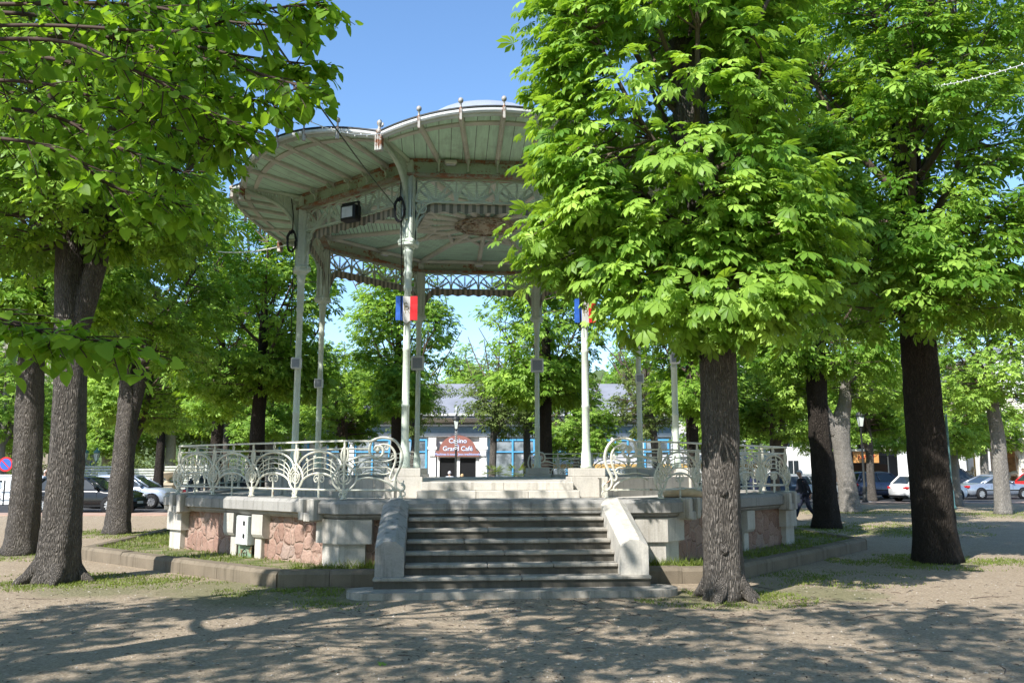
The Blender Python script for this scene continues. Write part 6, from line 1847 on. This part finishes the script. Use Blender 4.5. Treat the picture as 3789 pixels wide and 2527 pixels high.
# tufts at the foot of the stone
t = rng.uniform(-2.9, 2.9, 900); side = rng.integers(0, 2, 900)
px = np.where(side == 0, t, t); tq = np.c_[np.where(t < 0, -2.15-1.3*rng.random(900)**1.6, 2.15+1.4*rng.random(900)), -6.66-.16*rng.random(900)]
G.append((np.c_[BC[0]+tq[:, 0]*c-tq[:, 1]*s, BC[1]+tq[:, 0]*s+tq[:, 1]*c, np.full(len(tq), .2)], .15))
for x, y, r_, n_ in [(a_, b_, c_, int(d_*1.6)) for a_, b_, c_, d_ in [(-7.37, 14.22, 1.35, 5500), (-10.46, 18.66, 1.8, 6000), (-11.03, 24.39, 2.2, 6000), (2.99, 12.37, 1.05, 5200), (8.3, 17.13, 1.7, 8000), (9.62, 26.66, 2.2, 4500), (14.11, 36.33, 3.4, 4000), (19.6, 34.63, 3.4, 4000),
                     (-3.2, 13.1, 1.0, 2600), (-5.6, 14.3, 1.2, 1800), (-2.3, 11.9, .6, 700), (11.0, 24.6, 2.0, 2500), (5.2, 14.6, 1.4, 2500), (-8.9, 19.5, 1.4, 1500), (12.5, 28, 2.5, 2500)]]:
    a = rng.random(n_)*6.283; rr = r_*rng.random(n_)**.62
    q = np.c_[x+rr*np.cos(a)*1.25, y+rr*np.sin(a)*.9]
    k = nz2(q, 3.1, x)+.5*nz2(q, 11, y)
    q = q[rng.random(n_) < np.clip(.5+1.1*k, .03, 1)*(1-.55*(rr/r_)**2)]
    qq = np.c_[(q-np.array(BC))@np.array([[c, -s], [s, c]])]
    q = q[~in_poly(qq, inn) & ~in_poly(qq, [(-2.5, -9), (2.5, -9), (2.5, -6), (-2.5, -6)])]
    G.append((np.c_[q, np.zeros(len(q))], .042))
V_, F_, T_ = [], [], []; off = 0
for P, hgt in G:
    n = len(P); a = rng.random(n)*6.283; w_ = .0035+.004*rng.random(n)+.00022*np.abs(P[:, 1]); h_ = hgt*(.45+.8*rng.random(n)**1.5); ln = rng.normal(size=(n, 2))*.5*h_[:, None]
    dx = np.c_[np.cos(a), np.sin(a)]*w_[:, None]
    v0 = P.copy(); v0[:, :2] -= dx; v1 = P.copy(); v1[:, :2] += dx; v2 = P.copy(); v2[:, :2] += ln; v2[:, 2] += h_
    V_.append(np.stack([v0, v1, v2], 1).reshape(-1, 3)); F_.append(np.arange(n*3).reshape(-1, 3)+off); off += n*3
    T_.append(np.repeat(np.clip(.45+.25*nz2(P, 1.7)+rng.normal(0, .2, n), 0, 1), 3))
tag(place('grass', np_mesh('grass', np.vstack(V_), np.vstack(F_), M['grass'], np.concatenate(T_))), 'short patchy grass round the trunks and inside the kerb', 'grass', kind='stuff')
# litter: pebbles, twigs, bud scales and small petals
m = MB(); rg = random.Random(9)
for k in range(3800):
    x = rg.uniform(-9, 11); y = 6.6+12*rg.random()**1.5
    lx, ly = (x-BC[0])*c+(y-BC[1])*s, -(x-BC[0])*s+(y-BC[1])*c
    if abs(lx) < 2.6 and ly > -8.9 or abs(lx)+abs(ly) < 11.2 and ly > -7.6: continue
    r_ = rg.uniform(.006, .017)*(1.6 if rg.random() < .02 else 1)
    vs = [(x+r_*rg.uniform(.7, 1.2)*math.cos(a), y+r_*rg.uniform(.7, 1.2)*math.sin(a), -.001) for a in [i*1.257 for i in range(5)]]+[(x, y, r_*rg.uniform(.5, .9))]
    m.add(vs, [(i, (i+1) % 5, 5) for i in range(5)])
tag(m.build('gravel', plain('pebble', (.38, .34, .29), .8, var=.35, scale=30)), 'loose pebbles on the sand', 'gravel', kind='stuff')
m = MB()
for k in range(260):
    x = rg.uniform(-8, 9); y = 6.8+8*rg.random()
    if k < 110: x = rg.uniform(-2.5, 6); y = rg.uniform(10.2, 12.4)
    lx, ly = (x-BC[0])*c+(y-BC[1])*s, -(x-BC[0])*s+(y-BC[1])*c
    if abs(lx) < 2.6 and ly > -8.9 or ly > -7.7: continue
    ln = rg.uniform(.03, .16) if rg.random() < .9 else rg.uniform(.25, .7); a = rg.uniform(0, 6.28); b = a+rg.uniform(-.5, .5)
    p0 = (x, y, .006); p1 = (x+ln*.5*math.cos(a), y+ln*.5*math.sin(a), .012); p2 = (p1[0]+ln*.5*math.cos(b), p1[1]+ln*.5*math.sin(b), .006)
    m.tube([p0, p1, p2], [.004, .005, .002], 4)
tag(m.build('debris', M['twig']), 'fallen twigs on the sand', 'twigs', kind='stuff')
q = rng.uniform((-8, 7), (9, 18), (700, 2)); qq = (q-np.array(BC))@np.array([[c, -s], [s, c]])
q = q[~in_poly(qq, inn) & ~in_poly(qq, [(-2.5, -9), (2.5, -9), (2.5, -6), (-2.5, -6)])]; n = len(q)
P = np.c_[q, np.full(n, .012)]; D = rng.normal(size=(n, 3))*np.array((1, 1, .15)); Nn = np.tile((0, 0, 1.0), (n, 1))+rng.normal(size=(n, 3))*.3
m = MB()
for k in range(2600):
    x = rg.uniform(-8, 9.5); y = 6.7+9*rg.random()**1.3
    lx, ly = (x-BC[0])*c+(y-BC[1])*s, -(x-BC[0])*s+(y-BC[1])*c
    if abs(lx) < 2.6 and ly > -8.9 or ly > -7.6: continue
    r_ = rg.uniform(.006, .02); a = rg.uniform(0, 6.28); l_ = r_*rg.uniform(1, 2.6)
    dx, dy = math.cos(a), math.sin(a)
    m.add([(x-dx*l_, y-dy*l_, .003), (x+dy*r_*.6, y-dx*r_*.6, .008), (x+dx*l_, y+dy*l_, .005), (x-dy*r_*.6, y+dx*r_*.6, .010)], [(0, 1, 2, 3)])
tag(m.build('litter', plain('dark_litter', (.085, .062, .042), .9, var=.5, scale=20)), 'dark bud scales and bits of bark trodden into the sand', 'litter', kind='stuff')
tag(place('leaves', leaves_mesh('leaves', (np.array([(0, 0, 0), (.3, .5, .05), (0, 1, 0), (-.3, .5, .05)], np.float32), np.array([(0, 1, 2), (0, 2, 3)], np.int32)), P, D, Nn, .008+.014*rng.random(n), np.clip(rng.normal(.7, .3, n), 0, 1),
    leaf_mat('fallen_scale', (.16, .11, .05), (.42, .38, .24), (.4, .36, .2)))), 'tiny fallen bud scales and petals on the sand', 'litter', kind='stuff')
o = place('fallen_leaf', leaves_mesh('fallen_leaf', PALM5, np.array([(-1.25, 8.35, .02)]), np.array([(1, .3, 0.)]), np.array([(0, 0, 1.)]), np.array([.12]), np.array([.8]), M['leaf']))
tag(o, 'single fresh green leaf fallen on the sand in the foreground', 'leaf')
